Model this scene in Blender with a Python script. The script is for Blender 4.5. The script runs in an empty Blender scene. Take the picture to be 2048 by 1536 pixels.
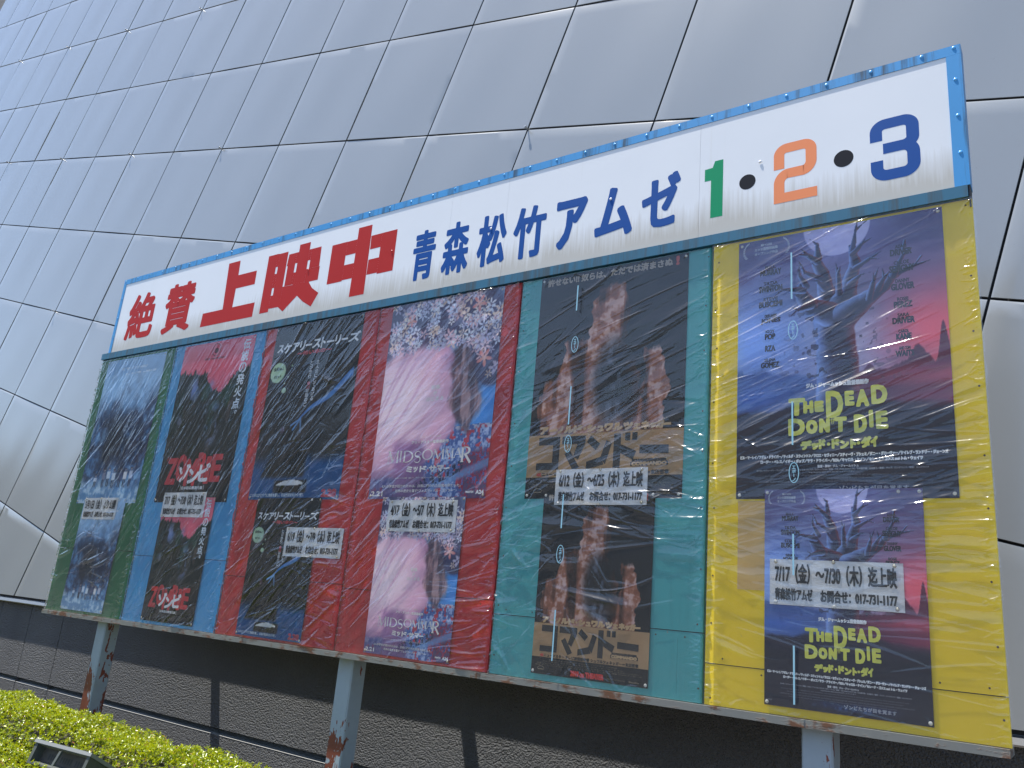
import bpy, bmesh, math, random
import numpy as np
from mathutils import Vector, Matrix

S = bpy.context.scene
COL = S.collection
random.seed(7)
RNG = np.random.default_rng(7)
ZG = 0.9                                   # the sign was measured with eye-level zero; ground is 0.9 m lower

# ------------------------------------------------------------------ camera
CAM = (5.38403, -2.91477, 0.63798 + ZG)
YAW, PITCH, ROLL, FPX = -0.6267113, 0.2737318, -0.0906678, 1623.437
cd = bpy.data.cameras.new('camera'); cam = bpy.data.objects.new('camera', cd); COL.objects.link(cam)
cy, sy, cp, sp, cr, sr = math.cos(YAW), math.sin(YAW), math.cos(PITCH), math.sin(PITCH), math.cos(ROLL), math.sin(ROLL)
fw = Vector((sy*cp, cy*cp, sp)); r0 = Vector((cy, -sy, 0)); d0 = -r0.cross(fw)
rt = cr*r0 + sr*d0; dn = -sr*r0 + cr*d0
cam.matrix_world = Matrix(((rt.x, -dn.x, -fw.x, CAM[0]), (rt.y, -dn.y, -fw.y, CAM[1]), (rt.z, -dn.z, -fw.z, CAM[2]), (0, 0, 0, 1)))
cd.sensor_width = 36; cd.lens = FPX/2048*36; cd.clip_start = 0.05; cd.clip_end = 2000
S.camera = cam

# ------------------------------------------------------------------ light
TO_SUN = Vector((-0.85, -0.36, 3.0)).normalized()
SUN_EL = math.asin(TO_SUN.z); SUN_AZ = math.atan2(TO_SUN.x, TO_SUN.y)
world = bpy.data.worlds.new('World'); S.world = world; world.use_nodes = True
wn = world.node_tree; wn.nodes.clear()
wo = wn.nodes.new('ShaderNodeOutputWorld'); wb = wn.nodes.new('ShaderNodeBackground'); sky = wn.nodes.new('ShaderNodeTexSky')
sky.sky_type = 'NISHITA'; sky.sun_disc = False; sky.sun_elevation = SUN_EL; sky.sun_rotation = SUN_AZ
sky.air_density = 1.0; sky.dust_density = 0.6; sky.ozone_density = 0.7
wb.inputs['Strength'].default_value = 0.105
wn.links.new(sky.outputs[0], wb.inputs[0]); wn.links.new(wb.outputs[0], wo.inputs[0])
sd = bpy.data.lights.new('sun', 'SUN'); sd.energy = 4.2; sd.angle = math.radians(0.53); sd.color = (1.0, 0.955, 0.88)
sun = bpy.data.objects.new('sun', sd); COL.objects.link(sun); sun.location = (0, 0, 30)
sun.rotation_euler = (-TO_SUN).to_track_quat('-Z', 'Y').to_euler()
S.view_settings.view_transform = 'Standard'; S.view_settings.look = 'None'
S.view_settings.exposure = 1.32; S.view_settings.gamma = 1.0
S.render.engine = 'CYCLES'
S.cycles.use_denoising = True
S.cycles.transparent_max_bounces = 24

# ------------------------------------------------------------------ small helpers
def lin(r, g, b):
    f = lambda c: (c/255/12.92 if c/255 <= 0.04045 else ((c/255+0.055)/1.055)**2.4)
    return (f(r), f(g), f(b))
def srgb(a):                                # array of sRGB 0..1 -> linear
    a = np.clip(a, 0, 1); return np.where(a <= 0.04045, a/12.92, ((a+0.055)/1.055)**2.4)

class NT:
    def __init__(s, name):
        s.m = bpy.data.materials.new(name); s.m.use_nodes = True; s.t = s.m.node_tree
        s.b = s.t.nodes['Principled BSDF']; s.out = s.t.nodes['Material Output']
    def n(s, typ, **kw):
        x = s.t.nodes.new('ShaderNode'+typ)
        for k, v in kw.items():
            if k.startswith('i_'): x.inputs[k[2:].replace('_', ' ')].default_value = v
            else: setattr(x, k, v)
        return x
    def l(s, a, b): s.t.links.new(a, b)
    def obj(s, scale=(1, 1, 1), loc=(0, 0, 0)):
        tc = s.n('TexCoord'); mp = s.n('Mapping'); mp.inputs['Scale'].default_value = scale; mp.inputs['Location'].default_value = loc
        s.l(tc.outputs['Object'], mp.inputs['Vector']); return mp.outputs[0]
    def noise(s, vec, scale=5, detail=4, rough=.55, dist=0):
        x = s.n('TexNoise'); x.inputs['Scale'].default_value = scale; x.inputs['Detail'].default_value = detail
        x.inputs['Roughness'].default_value = rough; x.inputs['Distortion'].default_value = dist
        s.l(vec, x.inputs['Vector']); return x.outputs['Fac']
    def ramp(s, fac, *stops):
        x = s.n('ValToRGB'); e = x.color_ramp.elements
        while len(e) < len(stops): e.new(0.5)
        for k, (p, c) in enumerate(stops):
            e[k].position = p; e[k].color = (*c, 1) if isinstance(c, tuple) else (c, c, c, 1)
        s.l(fac, x.inputs[0]); return x.outputs[0]
    def math(s, op, a, b=None, clamp=False):
        x = s.n('Math', operation=op, use_clamp=clamp)
        for k, v in enumerate((a, b)):
            if v is None: continue
            if isinstance(v, (int, float)): x.inputs[k].default_value = v
            else: s.l(v, x.inputs[k])
        return x.outputs[0]
    def mix(s, fac, a, b, blend='MIX'):
        x = s.n('MixRGB', blend_type=blend)
        for k, v in zip((0, 1, 2), (fac, a, b)):
            if isinstance(v, (int, float)): x.inputs[k].default_value = v
            elif isinstance(v, tuple): x.inputs[k].default_value = (*v, 1)
            else: s.l(v, x.inputs[k])
        return x.outputs[0]
    def bump(s, h, strength=.3, dist=.01):
        x = s.n('Bump'); x.inputs['Strength'].default_value = strength; x.inputs['Distance'].default_value = dist
        s.l(h, x.inputs['Height']); s.l(x.outputs[0], s.b.inputs['Normal']); return x.outputs[0]
    def sep(s, vec):
        x = s.n('SeparateXYZ'); s.l(vec, x.inputs[0]); return x.outputs
    def set(s, **kw):
        for k, v in kw.items():
            i = s.b.inputs[k.replace('_', ' ')]
            if isinstance(v, (int, float)): i.default_value = v
            elif isinstance(v, tuple): i.default_value = (*v, 1) if len(v) == 3 else v
            else: s.l(v, i)
        return s

def plain(name, col, rough=.5, metal=0., var=.12, scale=8, bump=0.):
    n = NT(name); v = n.obj(); f = n.noise(v, scale, 5)
    c = n.mix(f, tuple(x*(1-var) for x in col), tuple(min(1, x*(1+var)) for x in col))
    n.set(Base_Color=c, Roughness=rough, Metallic=metal)
    if bump: n.bump(n.noise(v, scale*6, 3), bump, .003)
    return n.m

ROOT = {}
def link(o, parent=None):
    COL.objects.link(o)
    if parent is not None: o.parent = parent
    return o
def tag(o, label=None, cat=None, group=None, kind=None):
    if label: o['label'] = label
    if cat: o['category'] = cat
    if group: o['group'] = group
    if kind: o['kind'] = kind
    return o
def thing(name, label, cat, loc, group=None):
    o = bpy.data.objects.new(name, None); o.empty_display_size = .1; COL.objects.link(o)
    o.location = (loc[0], loc[1], loc[2]+ZG); ROOT[o.name] = Vector(loc)
    return tag(o, label, cat, group)
def base_of(parent):
    while parent is not None and parent.parent is not None: parent = parent.parent
    return ROOT.get(parent.name, Vector((0, 0, -ZG))) if parent is not None else Vector((0, 0, -ZG))

class MB:
    """collects faces (measured coordinates) and links them as ONE mesh object"""
    def __init__(s): s.v = []; s.f = []
    def add(s, vs, fs):
        k = len(s.v); s.v += [tuple(map(float, p)) for p in vs]; s.f += [tuple(i+k for i in q) for q in fs]; return s
    def box(s, x0, x1, y0, y1, z0, z1):
        return s.add([(x0, y0, z0), (x1, y0, z0), (x1, y1, z0), (x0, y1, z0), (x0, y0, z1), (x1, y0, z1), (x1, y1, z1), (x0, y1, z1)],
                     [(0, 3, 2, 1), (4, 5, 6, 7), (0, 1, 5, 4), (1, 2, 6, 5), (2, 3, 7, 6), (3, 0, 4, 7)])
    def poly(s, pts, y):                     # flat outline in the sign plane
        return s.add([(x, y, z) for x, z in pts], [tuple(range(len(pts)))])
    def quad(s, x0, z0, x1, z1, y): return s.add([(x0, y, z0), (x1, y, z0), (x1, y, z1), (x0, y, z1)], [(0, 1, 2, 3)])
    def strip(s, pts, w, y):                 # stroke of width w (number or list) along pts
        W = list(w) if hasattr(w, '__len__') else [w]*len(pts)
        keep = [i for i in range(len(pts)) if i == 0 or math.hypot(pts[i][0]-pts[i-1][0], pts[i][1]-pts[i-1][1]) > 1e-5]
        pts = [pts[i] for i in keep]; W = [W[i] for i in keep]; n = len(pts); P = [np.array(p, float) for p in pts]
        vs = []
        for i in range(n):
            t = P[min(i+1, n-1)]-P[max(i-1, 0)]; t = t/(np.linalg.norm(t)+1e-9); nn = np.array((-t[1], t[0]))
            k = 1.0
            if 0 < i < n-1:
                a = P[i]-P[i-1]; a = a/(np.linalg.norm(a)+1e-9); k = min(1.6, 1/max(.5, abs(nn@np.array((-a[1], a[0])))))
            vs += [(*(P[i]+nn*W[i]/2*k),), (*(P[i]-nn*W[i]/2*k),)]
        return s.add([(x, y, z) for x, z in vs], [(2*i, 2*i+1, 2*i+3, 2*i+2) for i in range(n-1)])
    def disc(s, cx, cz, rx, rz, y, n=28): return s.poly([(cx+rx*math.cos(2*math.pi*k/n), cz+rz*math.sin(2*math.pi*k/n)) for k in range(n)], y)
    def ring(s, cx, cz, rx, rz, w, y, n=32, a0=0, a1=2*math.pi):
        return s.strip([(cx+rx*math.cos(a0+(a1-a0)*k/n), cz+rz*math.sin(a0+(a1-a0)*k/n)) for k in range(n+1)], w, y)
    def text(s, body, x0, z0, x1, z1, y, bold=0., shear=0., slope=0.):
        V, F = glyphs(body)
        lo, hi = V.min(0), V.max(0); sc = (hi-lo); sc[sc == 0] = 1
        P = (V-lo)/sc
        X = x0+P[:, 0]*(x1-x0); Z = z0+P[:, 1]*(z1-z0)
        X = X+shear*(Z-z0); Z = Z+slope*(X-x0)
        offs = [(0, 0)]
        if bold: nb = 24 if bold > .006 else 8; offs += [(bold*math.cos(a), bold*math.sin(a)) for a in [k*2*math.pi/nb for k in range(nb)]] + [(bold*.8*a, bold*.8*b) for a in (-1, 1) for b in (-1, 1)] + ([(bold*.5*math.cos(a), bold*.5*math.sin(a)) for a in [k*math.pi/4 for k in range(8)]] if nb > 8 else [])
        for k, (dx, dz) in enumerate(offs):
            s.add(np.stack([X+dx, np.full(len(X), y-k*1.2e-5), Z+dz], 1), F)
        return s
    def build(s, name, mat, parent=None, smooth=False):
        b = base_of(parent)
        me = bpy.data.meshes.new(name)
        me.from_pydata([(x-b.x, y-b.y, z-b.z) for x, y, z in s.v], [], s.f); me.update()
        for m in (mat if isinstance(mat, (list, tuple)) else [mat]): me.materials.append(m)
        if smooth: me.shade_smooth()
        return link(bpy.data.objects.new(name, me), parent)

GL = {}
def glyphs(body):
    if body not in GL:
        c = bpy.data.curves.new('text', 'FONT'); c.body = body; c.dimensions = '2D'; c.fill_mode = 'BOTH'; c.resolution_u = 3
        o = bpy.data.objects.new('text', c); COL.objects.link(o)
        ev = o.evaluated_get(bpy.context.evaluated_depsgraph_get()); me = ev.to_mesh()
        V = np.array([v.co[:2] for v in me.vertices]); F = [tuple(p.vertices) for p in me.polygons]
        ev.to_mesh_clear(); bpy.data.objects.remove(o); bpy.data.curves.remove(c)
        GL[body] = (V, F)
    return GL[body][0].copy(), GL[body][1]

def vnoise(x, y, seed):
    """smooth value noise on arrays"""
    xi, yi = np.floor(x).astype(np.int64), np.floor(y).astype(np.int64); fx, fy = x-xi, y-yi
    fx = fx*fx*fx*(fx*(fx*6-15)+10); fy = fy*fy*fy*(fy*(fy*6-15)+10)
    def h(a, b):
        n = (a*374761393+b*668265263+seed*974634777) & 0xffffffff
        n = ((n ^ (n >> 13))*1274126177) & 0xffffffff
        return ((n ^ (n >> 16)) & 0xffff)/65535.0
    return (h(xi, yi)*(1-fx)+h(xi+1, yi)*fx)*(1-fy)+(h(xi, yi+1)*(1-fx)+h(xi+1, yi+1)*fx)*fy
def fbm(x, y, seed, o=4, g=.5):
    a, t, s = 1., 0., 0.
    for k in range(o):
        s = s+a*vnoise(x*2**k, y*2**k, seed+k*17); t += a; a *= g
    return s/t
def sst(a, b, x): t = np.clip((x-a)/(b-a), 0, 1); return t*t*(3-2*t)
def lerp(a, b, t): return a+(b-a)*t[..., None] if getattr(t, 'ndim', 0) else a+(b-a)*t
def C8(r, g, b): return np.array((r, g, b), float)/255

# ================================================================== ground
gm = NT('paving'); v = gm.obj(); f = gm.noise(v, 3, 6); gm.set(Base_Color=gm.ramp(f, (.3, (.07, .07, .07)), (.7, (.12, .118, .112))), Roughness=.85)
tag(MB().add([(-150, -150, -.9), (150, -150, -.9), (150, 40, -.9), (-150, 40, -.9)], [(0, 1, 2, 3)]).build('ground', gm.m), kind='structure')
sm = NT('soil'); v = sm.obj(); f = sm.noise(v, 12, 8); sm.set(Base_Color=sm.ramp(f, (.3, (.05, .035, .022)), (.7, (.12, .09, .06))), Roughness=.95); sm.bump(sm.noise(v, 40, 6), .6, .03)
tag(MB().add([(-14, -1.1, -.896), (9, -1.1, -.896), (9, .8, -.896), (-14, .8, -.896)], [(0, 1, 2, 3)]).build('planting_bed', sm.m), kind='structure')

hm_ = NT('dark_surroundings'); v = hm_.obj(); f = hm_.noise(v, .35, 8, .65); hm_.set(Base_Color=hm_.ramp(f, (.3, (.030, .036, .028)), (.7, (.085, .092, .075))), Roughness=.95)
hv, hf = [], []
nh = 180
for k in range(nh+1):
    a = math.radians(-205+230*k/nh); x_, y_ = math.cos(a), math.sin(a); g_ = .5+.5*math.sin(k*.23)*math.sin(k*.11+1); t_ = 6.5+5.5*g_+2.2*float(fbm(np.array([k*.31]), np.array([.5]), 5, 4)[0])
    t_ *= 1+.95*math.exp(-((k/nh-.26)/.14)**2)
    hv += [(x_*52, y_*52, -.9), (x_*60, y_*60, t_*.75), (x_*70, y_*70, t_), (x_*110, y_*110, -.9)]
    if k: hf += [(4*(k-1)+q, 4*k+q, 4*k+q+1, 4*(k-1)+q+1) for q in range(3)]
tag(MB().add(hv, hf).build('unseen_surroundings', hm_.m), kind='structure')  # unseen bank added and raised so wall and film reflect dark surroundings

# ================================================================== building
LEAN, XR, TH, PA, PB, GX, GZ = 0.0903743, -0.0121599, 0.2566948, 1.0096264, 1.0076481, -7.514981, 9.589399
def wall_y(x, z): return .8+LEAN*(z-1.2)+XR*(x-2.5)
NRM = Vector((XR, -1, LEAN)).normalized(); NRM = Vector((XR, -1.0, LEAN)).normalized()
def grid_pt(r, c):
    x = GX+c*PA*math.cos(TH)-r*PB*math.sin(TH); z = GZ-c*PA*math.sin(TH)-r*PB*math.cos(TH); return x, z
bld = thing('building', 'large building wall of tilted square grey metal panels above a rough dark base', 'building', (0, .9, -.9))
wm = NT('silver_cladding'); v = wm.obj()
f1 = wm.noise(v, 1.1, 3); f2 = wm.noise(wm.obj((3, 3, .5)), 2.2, 5); spk = wm.noise(v, 90, 2)
at = wm.n('Attribute', attribute_name='tone'); 
c = wm.mix(wm.math('ADD', wm.math('MULTIPLY', f1, .6), wm.math('MULTIPLY', f2, .4)), (.250, .268, .283), (.268, .286, .300))
c = wm.mix(at.outputs['Fac'], c, (.280, .297, .310))
c = wm.mix(wm.ramp(spk, (.70, 0.), (.78, 1.)), c, (.235, .245, .26))
wm.set(Base_Color=c, Metallic=.12, IOR=1.75, Roughness=.19)
wm.bump(wm.noise(v, 170, 2), .05, .002)
ZL = 0.395
NP = 14
vs, fs, tones = [], [], []
ins, dep = .0130, .0034
for r in range(-5, 10):
    for c_ in range(-6, 24):
        if grid_pt(r+1, c_)[1] < ZL-1.2 and grid_pt(r, c_)[1] < ZL: continue
        cx, cz = grid_pt(r+.5, c_+.5)
        if cz < ZL-.9 or cx < -16 or cx > 9 or cz > 11: continue
        k0 = len(vs); sd_ = (r*131+c_*17) & 1023
        rr = np.random.default_rng(sd_+5); bul = rr.uniform(.0015, .0042); ph = rr.uniform(0, 6, 4); am = rr.uniform(.0010, .0026, 2)
        tilt = rr.normal(0, .0012, 2); tn = rr.uniform(0, .5)
        t = np.linspace(0, 1, NP+1); p_in = ins/PA
        tt = np.concatenate([[.0005], p_in+(.989-p_in)*t, [.9905]])
        M = len(tt)
        for j, b in enumerate(tt):
            for i, a in enumerate(tt):
                x, z = grid_pt(r+b, c_+a)
                edge = i in (0, M-1) or j in (0, M-1)
                h = -dep if edge else bul*16*a*(1-a)*b*(1-b)+am[0]*math.sin(4*a+ph[0]+1.2*b)*math.sin(2.2*b+ph[1])+am[1]*math.sin(9*a+ph[2])*math.sin(math.pi*b)+tilt[0]*(a-.5)+tilt[1]*(b-.5)
                vs.append((x+NRM.x*h, wall_y(x, z)+NRM.y*h, z+NRM.z*h)); tones.append(tn)
        for j in range(M-1):
            for i in range(M-1):
                q = k0+j*M+i; fs.append((q, q+M, q+M+1, q+1))
mb = MB(); mb.v = vs; mb.f = fs
clad = mb.build('panel_cladding', wm.m, bld)
at_ = clad.data.attributes.new('tone', 'FLOAT', 'POINT'); at_.data.foreach_set('value', np.array(tones, np.float32))
bm = bmesh.new(); bm.from_mesh(clad.data)
bmesh.ops.bisect_plane(bm, geom=bm.verts[:]+bm.edges[:]+bm.faces[:], plane_co=(0, 0, ZL+.9), plane_no=(0, 0, -1), clear_outer=True)
bmesh.ops.recalc_face_normals(bm, faces=bm.faces[:])
bm.to_mesh(clad.data); bm.free()
for p_ in clad.data.polygons: p_.use_smooth = False
nrm_flip = sum(1 for p_ in list(clad.data.polygons)[:200] if p_.normal.y > 0) > 100
if nrm_flip: clad.data.flip_normals()
# smooth only inside each panel face: mark chamfers sharp by angle
clad.data.shade_smooth()
if hasattr(clad.data, 'set_sharp_from_angle'): clad.data.set_sharp_from_angle(angle=math.radians(20))
# joint backing behind the panels, dark
jm = plain('dark_joint', (.06, .06, .063), .8)
bk = MB()
for x0, x1 in ((-18, 12),):
    bk.add([(x0, wall_y(x0, ZL)+.03, ZL+.004), (x1, wall_y(x1, ZL)+.03, ZL+.004), (x1, wall_y(x1, 12)+.03, 12), (x0, wall_y(x0, 12)+.03, 12)], [(0, 1, 2, 3)])
bk.build('joint_backing', jm, bld)
# steel pins at every second joint crossing
pm = plain('galvanised_steel', (.42, .42, .41), .35, .9)
def pin_mesh():
    bm = bmesh.new()
    bmesh.ops.create_cone(bm, cap_ends=True, segments=10, radius1=.0055, radius2=.0055, depth=.05, matrix=Matrix.Translation((0, 0, .025)))
    bmesh.ops.create_cone(bm, cap_ends=True, segments=6, radius1=.011, radius2=.010, depth=.008, matrix=Matrix.Translation((0, 0, .044)))
    me = bpy.data.meshes.new('anchor_pin'); bm.to_mesh(me); bm.free(); me.materials.append(pm); return me
PINM = pin_mesh(); q_n = NRM.to_track_quat('Z', 'Y')
for r, c_ in ((1, -1), (1, 1), (1, 3), (1, 5), (3, 3), (3, 5), (3, 7), (3, 11), (5, 5), (3, 1)):
    x, z = grid_pt(r, c_)
    o = link(bpy.data.objects.new('anchor_pin', PINM), bld); b = base_of(bld)
    o.location = (x-b.x, wall_y(x, z)+.010-b.y, z-b.z); o.rotation_mode = 'QUATERNION'; o.rotation_quaternion = q_n
# sill flashing and the recess above it
def yst(x): return .757+XR*(x-2.5)
am_ = plain('aluminium_flashing', (.36, .36, .355), .38, .8, .06, 3)
fl = MB()
def band(mb, z0, z1, off0, off1):            # band following the wall in plan
    for x0, x1 in ((-18, 12),):
        mb.add([(x0, yst(x0)-off0, z0), (x1, yst(x1)-off0, z0), (x1, yst(x1)-off1, z1), (x0, yst(x0)-off1, z1)], [(0, 1, 2, 3)])
band(fl, .338, .345, .038, .040); band(fl, .345, .368, .040, .031); band(fl, .368, .375, .031, -.03); band(fl, .337, .338, -.06, .038)
fl.build('sill_flashing', am_, bld)
rc = MB(); band(rc, .374, .41, -.02, -.02); rc.build('shadow_gap', jm, bld)
# rough base wall with a horizontal groove and a few joints
st = NT('rough_stucco'); v = st.obj()
n1 = st.noise(v, 170, 4, .65)
vor = st.n('TexVoronoi', feature='F1'); vor.inputs['Scale'].default_value = 115; st.l(v, vor.inputs['Vector'])
vor2 = st.n('TexVoronoi', feature='SMOOTH_F1'); vor2.inputs['Scale'].default_value = 70; st.l(v, vor2.inputs['Vector'])
hgt = st.math('SUBTRACT', st.math('MULTIPLY', n1, .5), st.math('ADD', st.math('MULTIPLY', vor.outputs['Distance'], .55), st.math('MULTIPLY', vor2.outputs['Distance'], .5)))
big = st.noise(st.obj((1, 1, .35)), 1.3, 6)
st.set(Base_Color=st.ramp(big, (.3, (.100, .103, .107)), (.7, (.142, .145, .148))), Roughness=.78)
st.bump(hgt, 1.0, .026)
bw = MB()
ZGR = -.285
xs = [-18, -5.2, -2.86, -2.29, -1.72, 12]
for k in range(len(xs)-1):
    a = xs[k]+.004; b = xs[k+1]-.004
    for z0, z1 in ((ZGR+.024, .345), (-.92, ZGR-.016)):
        bw.add([(a, yst(a), z0), (b, yst(b), z0), (b, yst(b), z1), (a, yst(a), z1)], [(0, 1, 2, 3)])
    for s_ in (a, b):
        bw.add([(s_, yst(s_), -.92), (s_, yst(s_)+.03, -.92), (s_, yst(s_)+.03, .345), (s_, yst(s_), .345)], [(0, 1, 2, 3)])
bw.add([(-18, yst(-18), ZGR+.024), (12, yst(12), ZGR+.024), (12, yst(12)+.034, ZGR+.014), (-18, yst(-18)+.034, ZGR+.014)], [(0, 1, 2, 3)])
bw.add([(-18, yst(-18)+.034, -.92), (12, yst(12)+.034, -.92), (12, yst(12)+.034, .345), (-18, yst(-18)+.034, .345)], [(0, 1, 2, 3)])
base = bw.build('base_wall', st.m, bld)
gr = MB(); gr.add([(-18, yst(-18)-.001, ZGR-.016), (12, yst(12)-.001, ZGR-.016), (12, yst(12)+.033, ZGR-.009), (-18, yst(-18)+.033, ZGR-.009)], [(0, 1, 2, 3)])
gr.build('groove_ledge', plain('groove_lit_tone', (.24, .24, .235), .85), bld)  # ledge paler than the stucco: its sunlit look is put into the colour

# ================================================================== sign frame
XD = [-.4412, .4855, 1.4195, 2.3603, 3.2838, 4.2261, 5.1584]
ZT, ZB = 2.152, .389
sign = thing('signboard', 'wide cinema signboard on three posts with a white header over six coloured panels', 'signboard', (2.36, .05, -.9))
def paint(name, col, wear=.25, seed=0, chip=(.30, .25, .18)):
    n = NT(name); v = n.obj((1, 1, 1), (seed*3.1, 0, 0))
    a = n.noise(v, 2.6, 5); g = n.noise(n.obj((9, 9, .7), (seed, 0, 0)), 3, 6)
    base = n.mix(a, tuple(x*.86 for x in col), tuple(min(1, x*1.10) for x in col))
    base = n.mix(n.ramp(g, (.55, 0.), (.85, wear)), base, tuple(x*.5 for x in col))
    ch = n.ramp(n.noise(v, 26, 7, .65, .5), (.725, 0.), (.745, 1.))
    base = n.mix(n.math('MULTIPLY', ch, .55), base, chip)
    n.set(Base_Color=base, Roughness=n.ramp(a, (.3, .38), (.7, .55)), Specular_IOR_Level=.25)
    n.bump(g, .25, .002); return n.m
PCOL = [('green', (.012, .15, .055)), ('sky blue', (.060, .33, .60)), ('red', (.50, .030, .032)), ('red', (.50, .030, .032)), ('turquoise', (.075, .40, .41)), ('yellow', (.90, .66, .014))]
PMAT = [paint('green_paint', PCOL[0][1], .3, 1), paint('blue_paint', PCOL[1][1], .2, 2), paint('red_paint', PCOL[2][1], .3, 3), paint('red_paint', (.50, .030, .032), .3, 4), paint('turquoise_paint', PCOL[4][1], .3, 5), paint('yellow_paint', PCOL[5][1], .14, 6)]
SEAM = [.80, .779, .70, .683, .628, .5275]
PLAB = ['green painted panel', 'sky blue painted panel', 'red painted panel left of the other red one', 'red painted panel beside the turquoise one', 'turquoise painted panel', 'yellow painted panel']
nail = plain('rusty_nail', (.10, .055, .03), .7, .4)
for i in range(6):
    a, b = XD[i]+(.0045 if i else 0), XD[i+1]-(.0045 if i < 5 else 0)
    m = MB(); m.box(a, b, 0, .022, SEAM[i]+.0015, ZT); m.box(a, b, .0012, .022, ZB, SEAM[i]-.0015)
    if i in (3, 4): m.box(a+.70, a+.702, -.0006, 0, SEAM[i]+.005, SEAM[i]+.33) if i == 3 else m.box(b-.10, b-.098, .0005, .0012, ZB+.02, SEAM[i]-.03)
    pan = m.build('panel', PMAT[i], sign); pan['label'] = PLAB[i]
    nl = MB()
    for k in range(9):
        z = ZB+.05+k*(ZT-ZB-.1)/8
        for x in (a+.018, b-.018): nl.disc(x+random.uniform(-.006, .006), z+random.uniform(-.03, .03), .0035, .0035, -.0006, 8)
    for k in range(7): nl.disc(a+.06+k*(b-a-.12)/6+random.uniform(-.02, .02), SEAM[i]+random.choice((.02, -.02)), .0032, .0032, -.0006, 8)
    nl.build('nail_heads', nail, pan)['kind'] = 'stuff'
MB().box(XD[0]+.01, XD[6]-.01, .024, .040, ZB+.01, 2.74).build('backing_frame', plain('backing_timber', (.035, .033, .03), .9), sign)
# bottom rail: rusty steel angle
rm = NT('rusty_white_steel'); v = rm.obj()
ru = rm.noise(v, 9, 7, .65, .8); ru2 = rm.noise(rm.obj((2, 2, 9)), 6, 6, .6)
mk = rm.ramp(rm.math('ADD', rm.math('MULTIPLY', ru, .6), rm.math('MULTIPLY', ru2, .4)), (.50, 0.), (.58, 1.))
rm.set(Base_Color=rm.mix(mk, rm.mix(ru, (.13, .14, .14), (.21, .205, .175)), rm.mix(ru2, (.05, .022, .012), (.17, .075, .035))), Roughness=.65); rm.bump(mk, .4, .003)
MB().box(XD[0], XD[6]-.004, -.020, .125, ZB-.027, ZB-.002).build('bottom_rail', rm.m, sign)
# header
HX0, HX1, HZ0, HZ1 = -.368, 5.156, 2.2, 2.772
hm = NT('white_enamel'); v = hm.obj((1, 1, 1), (0, 0, 0)); z_ = hm.sep(hm.obj())[2]      # object z: 0 at ground
hh = hm.math('SUBTRACT', z_, HZ0+.9)
stk = hm.noise(hm.obj((26, 26, .8)), 3.2, 6, .6); stk2 = hm.noise(hm.obj((3, 3, .5)), 2.5, 4)
lim = hm.math('MULTIPLY', hm.math('ADD', hm.math('MULTIPLY', stk, .20), hm.math('MULTIPLY', stk2, .16)), .95)
dm = hm.math('MULTIPLY', hm.math('SUBTRACT', lim, hh), 7.5, True)
top = hm.math('MULTIPLY', hm.ramp(hm.noise(hm.obj((14, 14, .25), (3, 0, 0)), 2.0, 5), (.66, 0.), (.8, .28)), hm.math('MULTIPLY', hh, 1.6, True))
col_ = hm.mix(hm.noise(v, 1.7, 3), (.70, .72, .745), (.77, .78, .80))
col_ = hm.mix(hm.math('MULTIPLY', dm, .62), col_, (.36, .315, .225))
col_ = hm.mix(top, col_, (.50, .46, .38))
hm.set(Base_Color=col_, Roughness=.28); hm.bump(hm.noise(v, 2.2, 3), .12, .01)

head = MB()
jx = [HX0, .030, 1.41, 2.79, 3.155, 4.165, HX1]
for k in range(6): head.box(jx[k]+.0004, jx[k+1]-.0004, -.012, .05, HZ0, HZ1)
header = head.build('header_board', hm.m, sign); header['label'] = 'white header board with large red and blue lettering'
def weathered(name, col, dirt, amt, lo):
    n = NT(name); v = n.obj(); s1 = n.noise(n.obj((16, 16, .9)), 2.2, 7, .62); s2 = n.noise(v, 2.2, 5)
    k = n.math('ADD', n.math('MULTIPLY', s1, .7), n.math('MULTIPLY', s2, .3))
    b = n.mix(s2, tuple(x*.88 for x in col), tuple(x*1.12 for x in col))
    n.set(Base_Color=n.mix(n.ramp(k, (lo, 0.), (lo+.14, amt)), b, dirt), Roughness=.4); n.bump(s1, .15, .002); return n.m
bm_ = weathered('blue_enamel', (.042, .27, .58), (.02, .035, .04), .85, .505)
tm_ = weathered('grimy_teal_enamel', (.022, .125, .205), (.045, .055, .055), .8, .46)
bo = MB(); yb = -.0145
bo.box(HX0-.002, HX1+.003, yb, -.011, HZ1-.036, HZ1+.004)
bo.box(HX0-.002, HX0+.030, yb, -.011, HZ0, HZ1-.0365)
bo.box(HX1-.046, HX1+.003, yb, -.011, HZ0, HZ1-.0365)
bo.box(HX0-.002, HX1+.003, -.011, .05, HZ1+.0005, HZ1+.004)
bo.box(HX1+.0005, HX1+.003, -.011, .05, HZ0, HZ1)
border = bo.build('header_border', bm_, header)
bd = MB()
for a, b in ((XD[0]-.002, .95), (.951, 2.83), (2.831, 4.0), (4.001, 5.150)):
    bd.box(a, b, -.018, .05, 2.1545, 2.199)
bd.build('band', tm_, sign)
MB().box(HX1-.004, HX1+.0005, -.011, .05, 2.12, 2.199).build('end_cap', jm, sign)
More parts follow.
